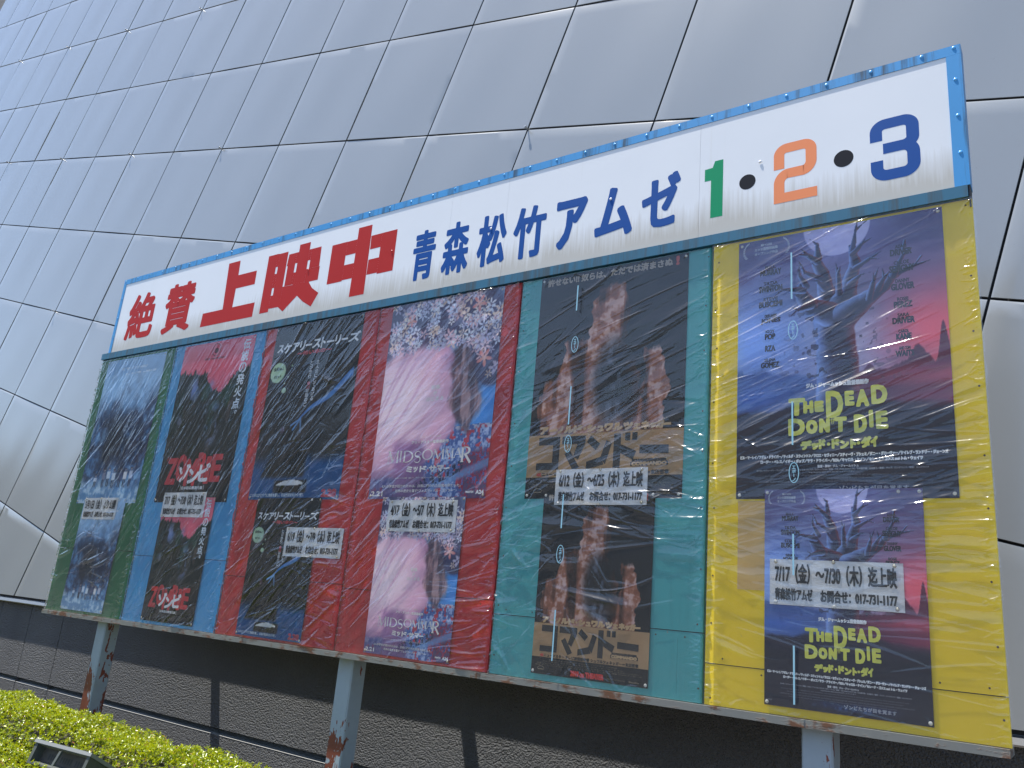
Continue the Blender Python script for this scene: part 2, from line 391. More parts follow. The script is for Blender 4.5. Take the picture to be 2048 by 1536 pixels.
# rivets
def dome(name, r, h, mat):
    bm = bmesh.new(); bmesh.ops.create_uvsphere(bm, u_segments=12, v_segments=8, radius=1)
    bmesh.ops.delete(bm, geom=[q for q in bm.verts if q.co.z < -.1], context='VERTS')
    for q in bm.verts: q.co = (q.co.x*r, -q.co.z*h, q.co.y*r)
    bmesh.ops.recalc_face_normals(bm, faces=bm.faces[:])
    me = bpy.data.meshes.new(name); bm.to_mesh(me); bm.free(); me.materials.append(mat); me.shade_smooth(); return me
blue_r = plain('blue_rivet_paint', (.10, .38, .74), .25, .0); white_r = plain('white_rivet_paint', (.75, .76, .78), .25); red_r = plain('red_rivet_paint', (.42, .03, .03), .25)
RB, RW, RR = dome('rivet', .0070, .0030, blue_r), dome('rivet', .0065, .0030, white_r), dome('rivet', .0065, .0030, red_r)
def put(me, name, parent, x, y, z):
    o = link(bpy.data.objects.new(name, me), parent); b = base_of(parent); o.location = (x-b.x, y-b.y, z-b.z); return o
for k in range(35): put(RB, 'rivet', header, -.352+k*.1576+random.uniform(-.004, .004) if k < 34 else 5.030, yb+.0002, 2.763+random.uniform(-.003, .003))
put(RB, 'rivet', header, 5.1365, yb, 2.7655)
for z in (2.631, 2.482, 2.332): put(RB, 'rivet', header, 5.1355, yb, z)
for z in (2.625, 2.47, 2.322): put(RB, 'rivet', header, -.354, yb, z)
for x, z, m in ((3.067, 2.476, RW), (3.741, 2.480, RW), (4.424, 2.487, RW), (2.392, 2.482, RR), (1.715, 2.49, RR), (.40, 2.485, RR)): put(m, 'rivet', header, x, -.0142, z)
# header lettering
yl = -.0123
def ink(name, col, rough=.35):
    m = plain(name, col, rough, 0, .05, 3); m.node_tree.nodes['Principled BSDF'].inputs['Specular IOR Level'].default_value = .18; return m
redI, blueI = ink('red_vinyl', (.42, .018, .014), .5), ink('blue_vinyl', (.004, .068, .29), .5)
greenI, orangeI, blackI = ink('green_vinyl', (.010, .27, .12)), ink('orange_vinyl', (.82, .27, .12)), ink('black_vinyl', (.012, .012, .016))
L = MB()
L.text('絶', -.195, 2.285, .123, 2.613, yl, .011); L.text('賛', .262, 2.272, .578, 2.616, yl, .011)
yk = yl-.0001
L.poly([(.716, 2.259), (1.252, 2.259), (1.254, 2.354), (1.03, 2.354), (1.03, 2.483), (1.218, 2.483), (1.216, 2.576), (1.03, 2.576), (1.024, 2.68), (.905, 2.68), (.930, 2.354), (.721, 2.354)], yk)
# 映
for p_ in ([(1.318, 2.268), (1.401, 2.268), (1.402, 2.655), (1.314, 2.655)], [(1.421, 2.268+.02), (1.50, 2.268+.02), (1.499, 2.652), (1.420, 2.652)],
           [(1.402, 2.565), (1.420, 2.565), (1.420, 2.652), (1.402, 2.655)], [(1.402, 2.424), (1.420, 2.424), (1.420, 2.518), (1.402, 2.518)], [(1.401, 2.289), (1.421, 2.289), (1.421, 2.374), (1.402, 2.374)],
           [(1.505, 2.552), (1.582, 2.552), (1.582, 2.630), (1.512, 2.630)], [(1.515, 2.418), (1.582, 2.418), (1.582, 2.5525), (1.515, 2.5525)],
           [(1.602, 2.418), (1.696, 2.418), (1.696, 2.678), (1.600, 2.678)], [(1.5825, 2.558), (1.6015, 2.558), (1.6015, 2.630), (1.5825, 2.630)], [(1.5825, 2.418), (1.6015, 2.418), (1.6015, 2.497), (1.5825, 2.497)],
           [(1.717, 2.500), (1.806, 2.500), (1.800, 2.628), (1.717, 2.628)], [(1.6965, 2.556), (1.7165, 2.556), (1.7165, 2.628), (1.6965, 2.628)], [(1.6965, 2.412), (1.813, 2.412), (1.812, 2.4995), (1.6965, 2.4995)],
           [(1.5, 2.4175), (1.74, 2.4115), (1.695, 2.37), (1.645, 2.337), (1.60, 2.40), (1.505, 2.332), (1.5, 2.33)],):
    L.poly(p_, yk)
L.poly([(1.593, 2.4178), (1.695, 2.4178), (1.648, 2.335), (1.54, 2.252), (1.484, 2.291), (1.5, 2.332), (1.56, 2.372)], yk-.00003)
L.poly([(1.65, 2.4178), (1.735, 2.4115), (1.775, 2.365), (1.838, 2.325), (1.789, 2.247), (1.71, 2.29), (1.645, 2.340)], yk-.00006)
# 中
for p_ in ([(1.898, 2.366), (2.022, 2.366), (2.022, 2.614), (1.896, 2.614)], [(2.1015, 2.257), (2.2165, 2.257), (2.208, 2.683), (2.1015, 2.684)], [(2.2965, 2.364), (2.415, 2.364), (2.412, 2.612), (2.2965, 2.612)],
           [(2.0222, 2.526), (2.1013, 2.526), (2.1013, 2.613), (2.0222, 2.613)], [(2.0222, 2.372), (2.1013, 2.372), (2.1013, 2.465), (2.0222, 2.465)],
           [(2.2167, 2.527), (2.2963, 2.527), (2.2963, 2.612), (2.2125, 2.612)], [(2.2167, 2.372), (2.2963, 2.372), (2.2963, 2.464), (2.2167, 2.464)]):
    L.poly(p_, yk)
L.build('lettering', redI, header)['label'] = 'red lettering at the left end of the header'
L = MB()
for ch, x0, z0, x1, z1 in (('青', 2.553, 2.272, 2.71, 2.56), ('森', 2.762, 2.269, 2.936, 2.562), ('松', 2.99, 2.272, 3.167, 2.553), ('竹', 3.208, 2.271, 3.397, 2.547), ('ア', 3.452, 2.277, 3.621, 2.53), ('ム', 3.664, 2.287, 3.856, 2.537), ('ゼ', 3.898, 2.287, 4.08, 2.543)):
    b = .0075 if ch in '青森松竹' else (.0085 if ch == 'ゼ' else .0105)
    L.text(ch, x0+b, z0+b, x1-b, z1-b, yl, b)
L.build('lettering', blueI, header)['label'] = 'blue lettering in the middle of the header'
def arcpts(cx, cz, rx, rz, a0, a1, n=10): return [(cx+rx*math.cos(math.radians(a0+(a1-a0)*k/n)), cz+rz*math.sin(math.radians(a0+(a1-a0)*k/n))) for k in range(n+1)]
L = MB(); L.poly([(4.188, 2.455), (4.188, 2.511), (4.222, 2.513), (4.232, 2.542), (4.268, 2.542), (4.268, 2.279), (4.216, 2.279), (4.216, 2.455)], yl); L.build('numeral', greenI, header)['label'] = 'green numeral one'
# squared-off 2 and 3 as thick strokes
t2 = .042
L = MB(); L.strip([(4.500, 2.431), (4.500, 2.49)]+arcpts(4.53, 2.492, .03, .029, 180, 90)+arcpts(4.595, 2.492, .03, .029, 90, 0)+arcpts(4.590, 2.445, .035, .040, 0, -80)+arcpts(4.538, 2.365, .038, .042, 100, 180)+[(4.500, 2.30)], t2, yl)
L.quad(4.479, 2.281, 4.646, 2.323, yl-.0001); L.build('numeral', orangeI, header)['label'] = 'orange numeral two'
L = MB(); L.strip([(4.862, 2.452), (4.862, 2.49)]+arcpts(4.895, 2.490, .033, .030, 180, 90)+arcpts(4.955, 2.490, .032, .030, 90, 0)+arcpts(4.952, 2.446, .035, .030, 0, -90)+[(4.885, 2.416)], .043, yl)
L.strip([(4.885, 2.4161), (4.95, 2.4161)]+arcpts(4.952, 2.38, .035, .036, 90, 0)+arcpts(4.952, 2.338, .035, .033, 0, -90)+arcpts(4.897, 2.338, .035, .033, -90, -180)+[(4.862, 2.37)], .043, yl-.0001)
L.build('numeral', blueI, header)['label'] = 'dark blue numeral three'
MB().disc(4.3715, 2.4085, .034, .034, yl).build('dot', blackI, header); MB().disc(4.745, 2.4145, .036, .036, yl).build('dot', blackI, header)
# posts and braces
po = NT('flaking_post_paint'); v = po.obj(); zz = po.sep(po.obj())[2]
fl_ = po.noise(po.obj((3.2, 3.2, .9)), 4.5, 7, .62, .6); f2 = po.noise(v, 22, 6, .6)
grad = po.math('SUBTRACT', .745, po.math('MULTIPLY', zz, .20))
mk = po.math('GREATER_THAN', po.math('ADD', po.math('MULTIPLY', fl_, .8), po.math('MULTIPLY', f2, .2)), po.math('SUBTRACT', 1.08, grad))
edge = po.ramp(po.noise(v, 7, 5), (.55, 0.), (.75, .35))
pc = po.mix(edge, po.mix(f2, (.25, .31, .36), (.33, .39, .43)), (.25, .23, .16))
po.set(Base_Color=po.mix(mk, pc, po.mix(f2, (.10, .028, .018), (.22, .055, .03))), Roughness=.55)
bp = po.n('Bump', invert=True); bp.inputs['Strength'].default_value = .5; bp.inputs['Distance'].default_value = .003; po.l(mk, bp.inputs['Height']); po.l(bp.outputs[0], po.b.inputs['Normal'])
for x in (.188, 2.371, 4.556):
    m = MB(); w, y0, y1 = .100, .030, .125
    # box-section column with softened corners
    e = .006; prof = [(x+e, y0), (x+w-e, y0), (x+w, y0+e), (x+w, y1-e), (x+w-e, y1), (x+e, y1), (x, y1-e), (x, y0+e)]
    z0, z1 = -.9, ZB-.028
    m.add([(a, b, z0) for a, b in prof]+[(a, b, z1) for a, b in prof], [(k, (k+1) % 8, (k+1) % 8+8, k+8) for k in range(8)])
    m.add([(x+.004, .048, ZB-.028), (x+w-.004, .048, ZB-.028), (x+w-.004, .125, ZB-.028), (x+.004, .125, ZB-.028), (x+.004, .048, 2.70), (x+w-.004, .048, 2.70), (x+w-.004, .125, 2.70), (x+.004, .125, 2.70)], [(0, 1, 5, 4), (1, 2, 6, 5), (2, 3, 7, 6), (3, 0, 4, 7), (4, 5, 6, 7)])
    m.build('post', po.m, sign)
    zb = .82
    MB().box(x+.01, x+.09, .125, wall_y(x, zb)+.01, zb-.03, zb+.03).build('wall_brace', po.m, sign)

# ================================================================== printed posters
def grid_art(name, x0, x1, z0, z1, y, nu, fn, parent, curl=0.):
    """a paper sheet: a fine grid whose printed picture is a colour per vertex"""
    nv = max(2, int(round(nu*(z1-z0)/(x1-x0))))
    u = np.linspace(0, 1, nu+1); v = np.linspace(0, 1, nv+1); U, V = np.meshgrid(u, v)
    b = base_of(parent)
    Y = np.full_like(U, y)+curl*(fbm(U*4, V*4, 3)-.5)
    P = np.stack([x0+(x1-x0)*U-b.x, Y-b.y, z0+(z1-z0)*V-b.z], -1).reshape(-1, 3)
    idx = np.arange((nu+1)*(nv+1)).reshape(nv+1, nu+1)
    F = np.stack([idx[:-1, :-1], idx[:-1, 1:], idx[1:, 1:], idx[1:, :-1]], -1).reshape(-1, 4)
    me = bpy.data.meshes.new(name); me.vertices.add(len(P)); me.vertices.foreach_set('co', P.ravel())
    me.loops.add(F.size); me.loops.foreach_set('vertex_index', F.ravel().astype(np.int32))
    me.polygons.add(len(F)); me.polygons.foreach_set('loop_start', np.arange(0, F.size, 4, dtype=np.int32)); me.polygons.foreach_set('loop_total', np.full(len(F), 4, np.int32))
    me.update(); me.validate()
    rgb = srgb(fn(U, V)); rgba = np.concatenate([rgb, np.ones(rgb.shape[:2]+(1,))], -1).reshape(-1, 4).astype(np.float32)
    a = me.color_attributes.new('ink', 'FLOAT_COLOR', 'POINT'); a.data.foreach_set('color', rgba.ravel())
    me.materials.append(PAPER); me.shade_smooth()
    return link(bpy.data.objects.new(name, me), parent)
pn = NT('printed_paper'); ca = pn.n('VertexColor', layer_name='ink'); pn.set(Base_Color=ca.outputs[0], Roughness=.45, Specular_IOR_Level=.15); pn.bump(pn.noise(pn.obj(), 5, 3), .12, .006); PAPER = pn.m

def shp(U, V): return U.shape+(3,)
def full(U, c): return np.broadcast_to(c, U.shape+(3,)).copy()
def over(img, c, a): return img*(1-a[..., None])+c*a[..., None] if np.ndim(c) == 1 else img*(1-a[..., None])+c*a[..., None]

def art_forest(U, V):                        # blue misty wood with a pale stream and small figures in white
    A = .728/1.03; X = U*A
    n = fbm(X*9, V*9, 11, 5, .6); m = fbm(X*26, V*24, 12, 4, .65); k = fbm(X*3, V*2.4, 13, 3)
    tr = np.abs(np.sin(X*38+6*fbm(X*3, V*1.2, 15)))**6
    img = lerp(C8(22, 40, 74), C8(92, 146, 196), sst(.35, .72, n*.55+m*.45+.2*(k-.5)))
    img = over(img, C8(150, 196, 226), sst(.58, .78, n*.6+m*.4)*.8*sst(.15, .35, np.abs(U-.5)+.15*k+.1*V))
    img = over(img, C8(18, 30, 58), tr*.4*(V > .3))
    img = over(img, C8(176, 214, 244), sst(.42, .88, V+.26*(n-.5))*.88)  # pale upper part: sky, with the film's glare painted into the print
    img = over(img, C8(12, 18, 36), sst(.28, .0, np.hypot((U-.42)*.9, (V-.40)*1.1))*.85)
    img = over(img, lerp(C8(110, 160, 200), C8(205, 228, 242), sst(.4, .65, m)), sst(.20, .08, V+.12*(n-.5))*.9)
    rr = np.random.default_rng(4)
    for i, cx in enumerate((.24, .38, .46, .55, .66, .74, .83)):
        h = .125 if i else .085; b0 = .10+rr.uniform(-.006, .006); top_ = b0+h
        w = .032
        body = sst(w, w*.75, np.abs(U-cx))*sst(b0+h*.42, b0+h*.46, V)*sst(top_-.018, top_-.024, V)
        legs = sst(.022, .016, np.abs(U-cx))*(np.abs(U-cx) > .004)*sst(b0, b0+.006, V)*(V < b0+h*.46)
        head = sst(.013, .009, np.hypot((U-cx)*A, V-top_+.006))
        img = over(img, C8(30, 36, 56), legs*.9)
        img = over(img, C8(*[(200, 212, 228), (120, 126, 150), (216, 228, 240), (222, 232, 242), (70, 84, 124), (236, 234, 236), (196, 206, 226)][i]), body)
        img = over(img, C8(150, 140, 150), head*.9); img = over(img, C8(40, 36, 48), head*sst(top_-.006, top_, V))
    for zr, w0, w1 in ((.925, .28, .72), (.885, .36, .88)):
        d = (np.abs(V-zr) < .008)*(U > w0)*(U < w1)*(fbm(U*60, V*90, 16, 2) > .5)
        img = over(img, C8(230, 238, 245), d*.8)
    d = (np.abs(U-.60) < .010)*(V > .50)*(V < .62)*(fbm(U*90, V*40, 18, 2) > .52); img = over(img, C8(200, 214, 232), d*.7)
    return img
def art_spikes(U, V):                        # rose sky over a dark spiky thicket with cold blue glints
    A = .728/1.03; X = U*A
    img = lerp(C8(214, 84, 108), C8(224, 120, 140), fbm(X*4, V*4, 21))
    edge = .80+.05*(fbm(X*7, U*0, 22)-.5)+.10*np.abs(fbm(X*38, U*0+3, 23, 2)-.5)-.14*np.exp(-((U-.62)/.18)**2)
    img = over(img, C8(22, 30, 28), sst(.0, .012, edge-V))
    n = fbm(X*10, V*6, 24, 5, .62)
    inn = (V < edge)
    img = over(img, C8(20, 74, 58), sst(.52, .74, n)*.75*inn*sst(.3, .6, V))
    b = sst(.11, .0, np.hypot((U-.26)*A, (V-.70)*.8)) + sst(.12, .02, np.hypot((U-.62)*A*1.1, (V-.47)*.62)) + .7*sst(.05, .0, np.hypot((U-.50)*A, (V-.70)*.6)) + .6*sst(.05, .01, np.hypot((U-.12)*A, (V-.50)*.9))
    img = over(img, lerp(C8(70, 120, 190), C8(196, 190, 226), fbm(X*22, V*16, 25, 3)), np.clip(b, 0, 1)*sst(.36, .58, fbm(X*16, V*12, 26, 4))*.95)
    img = over(img, C8(120, 96, 88), sst(.62, .8, fbm(X*14+3, V*5, 27, 4))*.55*(V < .6)*(V > .3))
    img = over(img, C8(14, 14, 16), sst(.34, .22, V)*.92)
    img = over(img, C8(60, 26, 34), (sst(.05, .03, np.abs(V-.115))*sst(.4, .2, np.abs(U-.5))*.25))
    return img
def art_night(U, V):                         # near-black room over a blue floor with a pale blue diagonal limb of a tree
    A = .728/1.03; X = U*A
    n = fbm(X*6, V*6, 31, 4)
    img = lerp(C8(20, 22, 27), C8(36, 38, 44), n)
    img = over(img, C8(30, 84, 138), sst(.27, .17, V+.06*(n-.5)))
    t = np.clip((U-.44)/.46, 0, 1.2); cz = .435+.20*t+.012*np.sin(t*7); w = .010+.020*t
    limb = sst(w, w*.55, np.abs(V-cz)/1.0)*(U > .44)*(U < .97)
    img = over(img, lerp(C8(96, 156, 220), C8(60, 110, 178), fbm(X*24, V*24, 33)), limb*.95)
    for dx, dz, ln in ((-.10, -.035, .12), (-.07, -.06, .1), (.02, -.075, .09)):
        for s in np.linspace(0, 1, 14):
            img = over(img, C8(96, 152, 212), .8*sst(.008, .004, np.hypot((U-(.46+dx*s))*A, V-(.44+dz*s))))
    hill = .36-2.2*(U-.42)**2+.03*(fbm(X*12, V*0, 34)-.5)
    img = over(img, C8(14, 14, 17), sst(.0, .03, hill-V)*sst(.10, .14, V)*sst(.62, .56, U))
    img = over(img, C8(46, 42, 46), .6*sst(.5, .8, fbm(X*30, V*14, 36))*sst(.0, .03, hill-V)*sst(.12, .2, V))
    img = over(img, C8(120, 92, 128), .7*sst(.024, .008, np.hypot((U-.27)*A, (V-.385)*.8)))
    img = over(img, C8(96, 84, 76), .35*sst(.10, .0, np.hypot((U-.5)*A, (V-.36)*.8)))
    bk = (V > .075+.10*(U-.36)**2)*(V < .105-.9*(U-.47)**2)*(U > .3)*(U < .60)
    img = over(img, C8(10, 10, 12), sst(.05, .03, np.abs(V-.07)*1.2)*sst(.2, .16, np.abs(U-.46)))
    img = over(img, C8(212, 216, 218), bk*1.0)
    bl = sst(.066, .060, np.hypot((U-.102)*A/1.0, (V-.722)*1.06)+.006*(fbm(X*60, V*60, 37)-.5))
    img = over(img, C8(176, 206, 176), bl); img = over(img, C8(176, 206, 176), sst(.020, .017, np.hypot((U-.206)*A, (V-.612)*1.2)))
    for x, z in ((.26, .755), (.23, .69), (.2, .655)): img = over(img, C8(176, 206, 176), sst(.006, .004, np.hypot((U-x)*A, V-z)))
    return img
def art_bloom(U, V):                         # a big soft pink petal form, flower heap above, blue sky and blue meadow at right
    A = .728/1.03; X = U*A
    img = lerp(C8(166, 206, 244), C8(84, 160, 230), sst(.0, .7, 1-V+.2*U))
    n = fbm(X*9, V*9, 41, 4)
    m2 = fbm(X*70, V*55, 42, 3, .6)
    mead = .34+.02*(n-.5)
    meadow = lerp(C8(74, 104, 166), C8(176, 194, 228), sst(.4, .66, m2)); meadow = over(meadow, C8(196, 70, 90), sst(.66, .72, fbm(X*50+9, V*46, 43, 2)))
    meadow = over(meadow, C8(196, 198, 210), sst(.31, .335, V)*sst(.45, .6, m2))
    img = np.where((V < mead)[..., None], meadow, img)
    # petal
    r = np.hypot((U-.10)/.66, (V-.48)/.40); petal = sst(1.0, .93, r+.05*(n-.5))
    sh = sst(.15, .95, r)
    pc = lerp(C8(255, 232, 238), C8(240, 190, 212), sh*(.5+.8*n)); pc = over(pc, C8(196, 140, 178), sst(.78, 1.0, r)*.6)
    for k in range(9):
        a0 = math.radians(-18+16*k); ray = np.abs(np.arctan2(V-.16, (U+.12)*.9)-a0*.62-.12*np.sin(3*np.hypot(U, V)+k)); rad = np.hypot(U+.12, V-.16)
        pc = over(pc, C8(196, 140, 176), .42*sst(.035, .004, ray)*sst(.12, .3, rad)*sst(.85, .55, rad))
    pc = over(pc, C8(150, 110, 150), .35*sst(.30, .0, np.hypot((U-.62)/.5, (V-.66)/.34)))
    img = over(img, pc, petal)
    st_ = sst(.17, .10, np.abs(U-.30-.25*(.3-V)))*sst(.3, .24, V); img = over(img, lerp(C8(196, 140, 186), C8(120, 84, 132), sst(.15, .55, U)), st_*.9)
    img = over(img, C8(104, 84, 128), sst(.20, .0, V)*sst(.75, .2, U)*.8)
    dk = sst(.115, .075, np.hypot((U-.74+.25*(V-.55))*A, (V-.55)*.42)+.09*(fbm(X*16, V*9, 45, 4)-.5)); img = over(img, lerp(C8(92, 70, 84), C8(190, 150, 150), sst(.35, .7, fbm(X*40, V*7, 44))), dk*.92)
    # flowers
    rr = np.random.default_rng(9)
    zone = sst(.72, .78, V+.5*np.clip(.12-U, 0, 1)-.0*U)+sst(.14, .10, np.hypot((U-.93)*A, (V-.74)*.62))+sst(.10, .07, np.hypot((U-.95)*A, (V-.60)))
    img = over(img, lerp(C8(54, 48, 78), C8(110, 104, 140), n), np.clip(zone, 0, 1)*sst(1.08, .98, U*.55+V*.5)*.92)
    for k in range(330):
        x = rr.uniform(0, 1.0); z = rr.uniform(.70, 1.0) if rr.random() < .72 else rr.uniform(.52, .8)
        if z < .74 and x < .78: continue
        if z > .93 and x > .80 and rr.random() < .75: continue
        s = rr.uniform(.014, .046); ph = rr.uniform(0, 6); np_ = rr.integers(4, 7)
        dx, dz = (U-x)*A, V-z; rad = np.hypot(dx, dz); an = np.arctan2(dz, dx)
        pet = s*(.62+.38*np.cos(np_*an+ph)); s = s; a = sst(0, s*.25, pet-rad)
        cc = C8(*[(232, 230, 240), (214, 220, 240), (238, 196, 204), (196, 190, 216), (236, 210, 196)][rr.integers(0, 5)])
        img = over(img, np.minimum(1, cc*(.86+.3*rr.random())), a*.95); img = over(img, C8(90, 80, 110), sst(s*.28, s*.1, rad)*.8)
    for x, z, s in ((.885, .655, .052), (.80, .935, .05), (.20, .90, .04)):
        dx, dz = (U-x)*A, V-z; rad = np.hypot(dx, dz); an = np.arctan2(dz, dx)
        a = sst(0, .012, s*(.66+.34*np.cos(5*an+1))-rad); img = over(img, lerp(C8(244, 196, 186), C8(226, 132, 132), sst(.0, s, rad)), a)
    img = over(img, lerp(C8(160, 40, 70), C8(90, 70, 110), sst(.4, .6, m2)), sst(.13, .09, np.hypot((U-.92)*A, (V-.10)*.9))*(m2 > .35))
    img = over(img, C8(120, 160, 206), sst(.03, .01, np.abs(V-.05-.25*(U-.55)))*(U > .55)*.7)
    img = over(img, C8(44, 52, 84), (np.abs(V-.055-.28*(U-.45)) < .028)*(U > .40)*(U < .80)*sst(.5, .6, m2))
    return img
def art_rock(U, V):                          # black backdrop, sun-baked rock stack, tan band below
    A = .728/1.03; X = U*A
    n = fbm(X*10, V*10, 51, 5, .6); n2 = fbm(X*34, V*30, 52, 3, .6)
    img = lerp(C8(24, 25, 30), C8(38, 39, 46), n)
    rk = np.zeros_like(U)
    for cx, top_, w0, w1, ph in ((.50, .93, .070, .20, 0.), (.27, .70, .075, .22, 2.), (.80, .63, .045, .12, 4.), (.64, .58, .06, .17, 5.), (.13, .52, .05, .12, 1.)):
        t = np.clip((top_-V)/.6, 0, 1); w = w0+(w1-w0)*t**.8+.09*(fbm(X*2+ph, V*16+ph*3, 56, 3)-.5)+.06*(n-.5)
        rk = np.maximum(rk, sst(1.0, .93, np.abs(U-cx-.02*np.sin(V*9+ph))/w)*sst(top_, top_-.025, V+.05*(n2-.5)))
    strat = fbm(X*5+1.5*n, V*34+6*fbm(X*4, V*3, 58, 3), 57, 3); side_ = fbm(X*13, V*2.2, 59, 4)
    bright = np.clip(.10+.75*sst(.38, .62, side_)+.30*(strat-.5)+.5*(n2-.5), 0, 1)
    rc_ = lerp(C8(44, 28, 27), C8(182, 118, 92), bright); rc_ = over(rc_, C8(214, 192, 190), sst(.78, .95, bright)*.7)
    rc_ = over(rc_, lerp(C8(24, 27, 36), C8(84, 98, 118), sst(.5, .74, fbm(X*24, V*12, 53, 4))), sst(.14, .06, np.hypot((U-.55)*.8, (V-.48)*.55))*.9)
    img = over(img, rc_, rk)
    img = over(img, lerp(C8(168, 136, 100), C8(184, 152, 116), n), ((V < .270)*(V > .089)).astype(float))
    img = over(img, C8(28, 28, 32), (V <= .089).astype(float))
    return img
def art_moon(U, V):                          # moonlit sky, blue at left and red at right, a bare stump-like tree in front of the moon
    A = .728/1.03; X = U*A
    n = fbm(X*5, V*7, 61, 5, .55); n2 = fbm(X*20, V*20, 62, 4, .6)
    img = lerp(C8(58, 60, 92), C8(118, 118, 164), n)
    mid = np.exp(-((V-.58)/.22)**2)
    img = over(img, C8(128, 162, 220), sst(.66, .10, U)*mid*.92)
    img = over(img, C8(222, 98, 112), sst(.50, .95, U+.12*(n-.5))*np.exp(-((V-.55)/.20)**2)*.9)
    img = over(img, C8(176, 180, 204), np.exp(-((U-.55)/.2)**2)*np.exp(-((V-.55)/.16)**2)*.7)
    img = over(img, C8(66, 56, 96), sst(.5, .75, n)*sst(.66, .9, V)*.55)
    mo = np.hypot((U-.512)*A, V-1.0); img = over(img, lerp(C8(150, 146, 190), C8(196, 194, 222), fbm(X*14, V*14, 63, 4)), sst(.118, .114, mo)); img = over(img, C8(140, 140, 196), sst(.24, .11, mo)*.35*(mo > .114))
    # distant trees either side
    e1 = .445+.05*fbm(X*30, U*0, 64, 4)*sst(.45, .1, U); img = over(img, C8(56, 84, 140), sst(0, .02, e1-V)*sst(.46, .34, U)*.8)
    e2 = .43+.07*(fbm(X*24, U*0+5, 65, 4))*sst(.5, .7, U)+.14*np.exp(-((U-.975)/.022)**2)+.055*np.exp(-((U-.86)/.05)**2); img = over(img, C8(74, 36, 62), sst(0, .012, e2-V)*sst(.52, .6, U)*.9)
    img = over(img, C8(196, 86, 104), .6*sst(.5, .9, U)*np.exp(-((V-.405)/.035)**2))
    # tree: trunk and four blunt branches
    def limb(img, pts, ws):
        for (x0, z0), (x1, z1), wa, wb in zip(pts[:-1], pts[1:], ws[:-1], ws[1:]):
            dx, dz = (x1-x0)*A, z1-z0; L2 = dx*dx+dz*dz
            t = np.clip(((U-x0)*A*dx+(V-z0)*dz)/L2, 0, 1); ww = wa+(wb-wa)*t
            sx = ((U-x0)*A*dz-(V-z0)*dx)/math.sqrt(L2)
            d = np.hypot((U-x0)*A-t*dx, (V-z0)-t*dz)+.012*(n2-.5)
            a = sst(ww, ww*.9, d); sidev = np.clip(sx/ww*.5+.5, 0, 1)
            cc = lerp(C8(120, 146, 200), C8(50, 50, 74), sst(0, .45, sidev)); cc = over(cc, C8(124, 62, 74), sst(.72, 1, sidev)*.8)
            cc = cc*(.72+.55*n2[..., None]); img = over(img, cc, a)
        return img
    img = limb(img, [(.50, .33), (.505, .48), (.49, .60), (.50, .68)], [.078, .072, .070, .088])
    img = limb(img, [(.50, .67), (.455, .75), (.44, .82), (.405, .875), (.42, .905)], [.055, .032, .024, .017, .010])
    img = limb(img, [(.52, .67), (.565, .75), (.60, .84), (.580, .91)], [.055, .031, .022, .010])
    img = limb(img, [(.46, .66), (.37, .70), (.325, .765), (.345, .80)], [.05, .034, .022, .010])
    img = limb(img, [(.55, .65), (.655, .70), (.73, .735), (.785, .785)], [.05, .032, .020, .008])
    rt_ = np.random.default_rng(12)
    for x0, z0, an in ((.42, .885, 95), (.415, .87, 140), (.43, .80, 150), (.588, .895, 80), (.59, .88, 45), (.60, .82, 30), (.36, .78, 120), (.345, .765, 170), (.70, .73, 60), (.77, .772, 20), (.775, .775, 65), (.57, .76, 40), (.45, .76, 130), (.66, .70, 75), (.38, .70, 190), (.52, .74, 92)):
        a_, L_ = math.radians(an), rt_.uniform(.06, .11); x1, z1 = x0+L_*math.cos(a_), z0+L_*.75*math.sin(a_); b_ = a_+rt_.uniform(-.8, .8); x2, z2 = x1+L_*.7*math.cos(b_), z1+L_*.55*math.sin(b_)
        img = limb(img, [(x0, z0), (x1, z1), (x2, z2)], [.014, .007, .002])
        c_ = a_-rt_.uniform(-.9, .9); img = limb(img, [(x1, z1), (x1+L_*.5*math.cos(c_), z1+L_*.4*math.sin(c_))], [.006, .0015])
    # mound
    e3 = .345+.035*(fbm(X*10, U*0+9, 66, 4)-.5)-.05*np.abs(U-.5); img = over(img, lerp(C8(28, 30, 48), C8(44, 42, 62), n), sst(0, .02, e3-V))
    img = over(img, C8(62, 100, 172), sst(.42, .02, U)*np.exp(-((V-.365)/.035)**2)*.75)
    img = over(img, C8(150, 66, 92), sst(.62, 1, U)*np.exp(-((V-.33)/.03)**2)*.6)
    img = over(img, C8(24, 25, 42), sst(.30, .22, V)*.85)
    img = over(img, lerp(C8(26, 40, 80), C8(70, 120, 190), sst(.5, .72, n2)), np.exp(-((V-.035)/.018)**2)*sst(.2, .45, U)*sst(.9, .7, U)*.8)
    sp = (fbm(X*46, V*46, 67, 2) > .70)*np.exp(-((U-.5)/.22)**2)*(V > .4)*(V < .68); img = over(img, C8(50, 50, 70), sp*.8)
    return np.clip(img*1.17+.015, 0, 1)

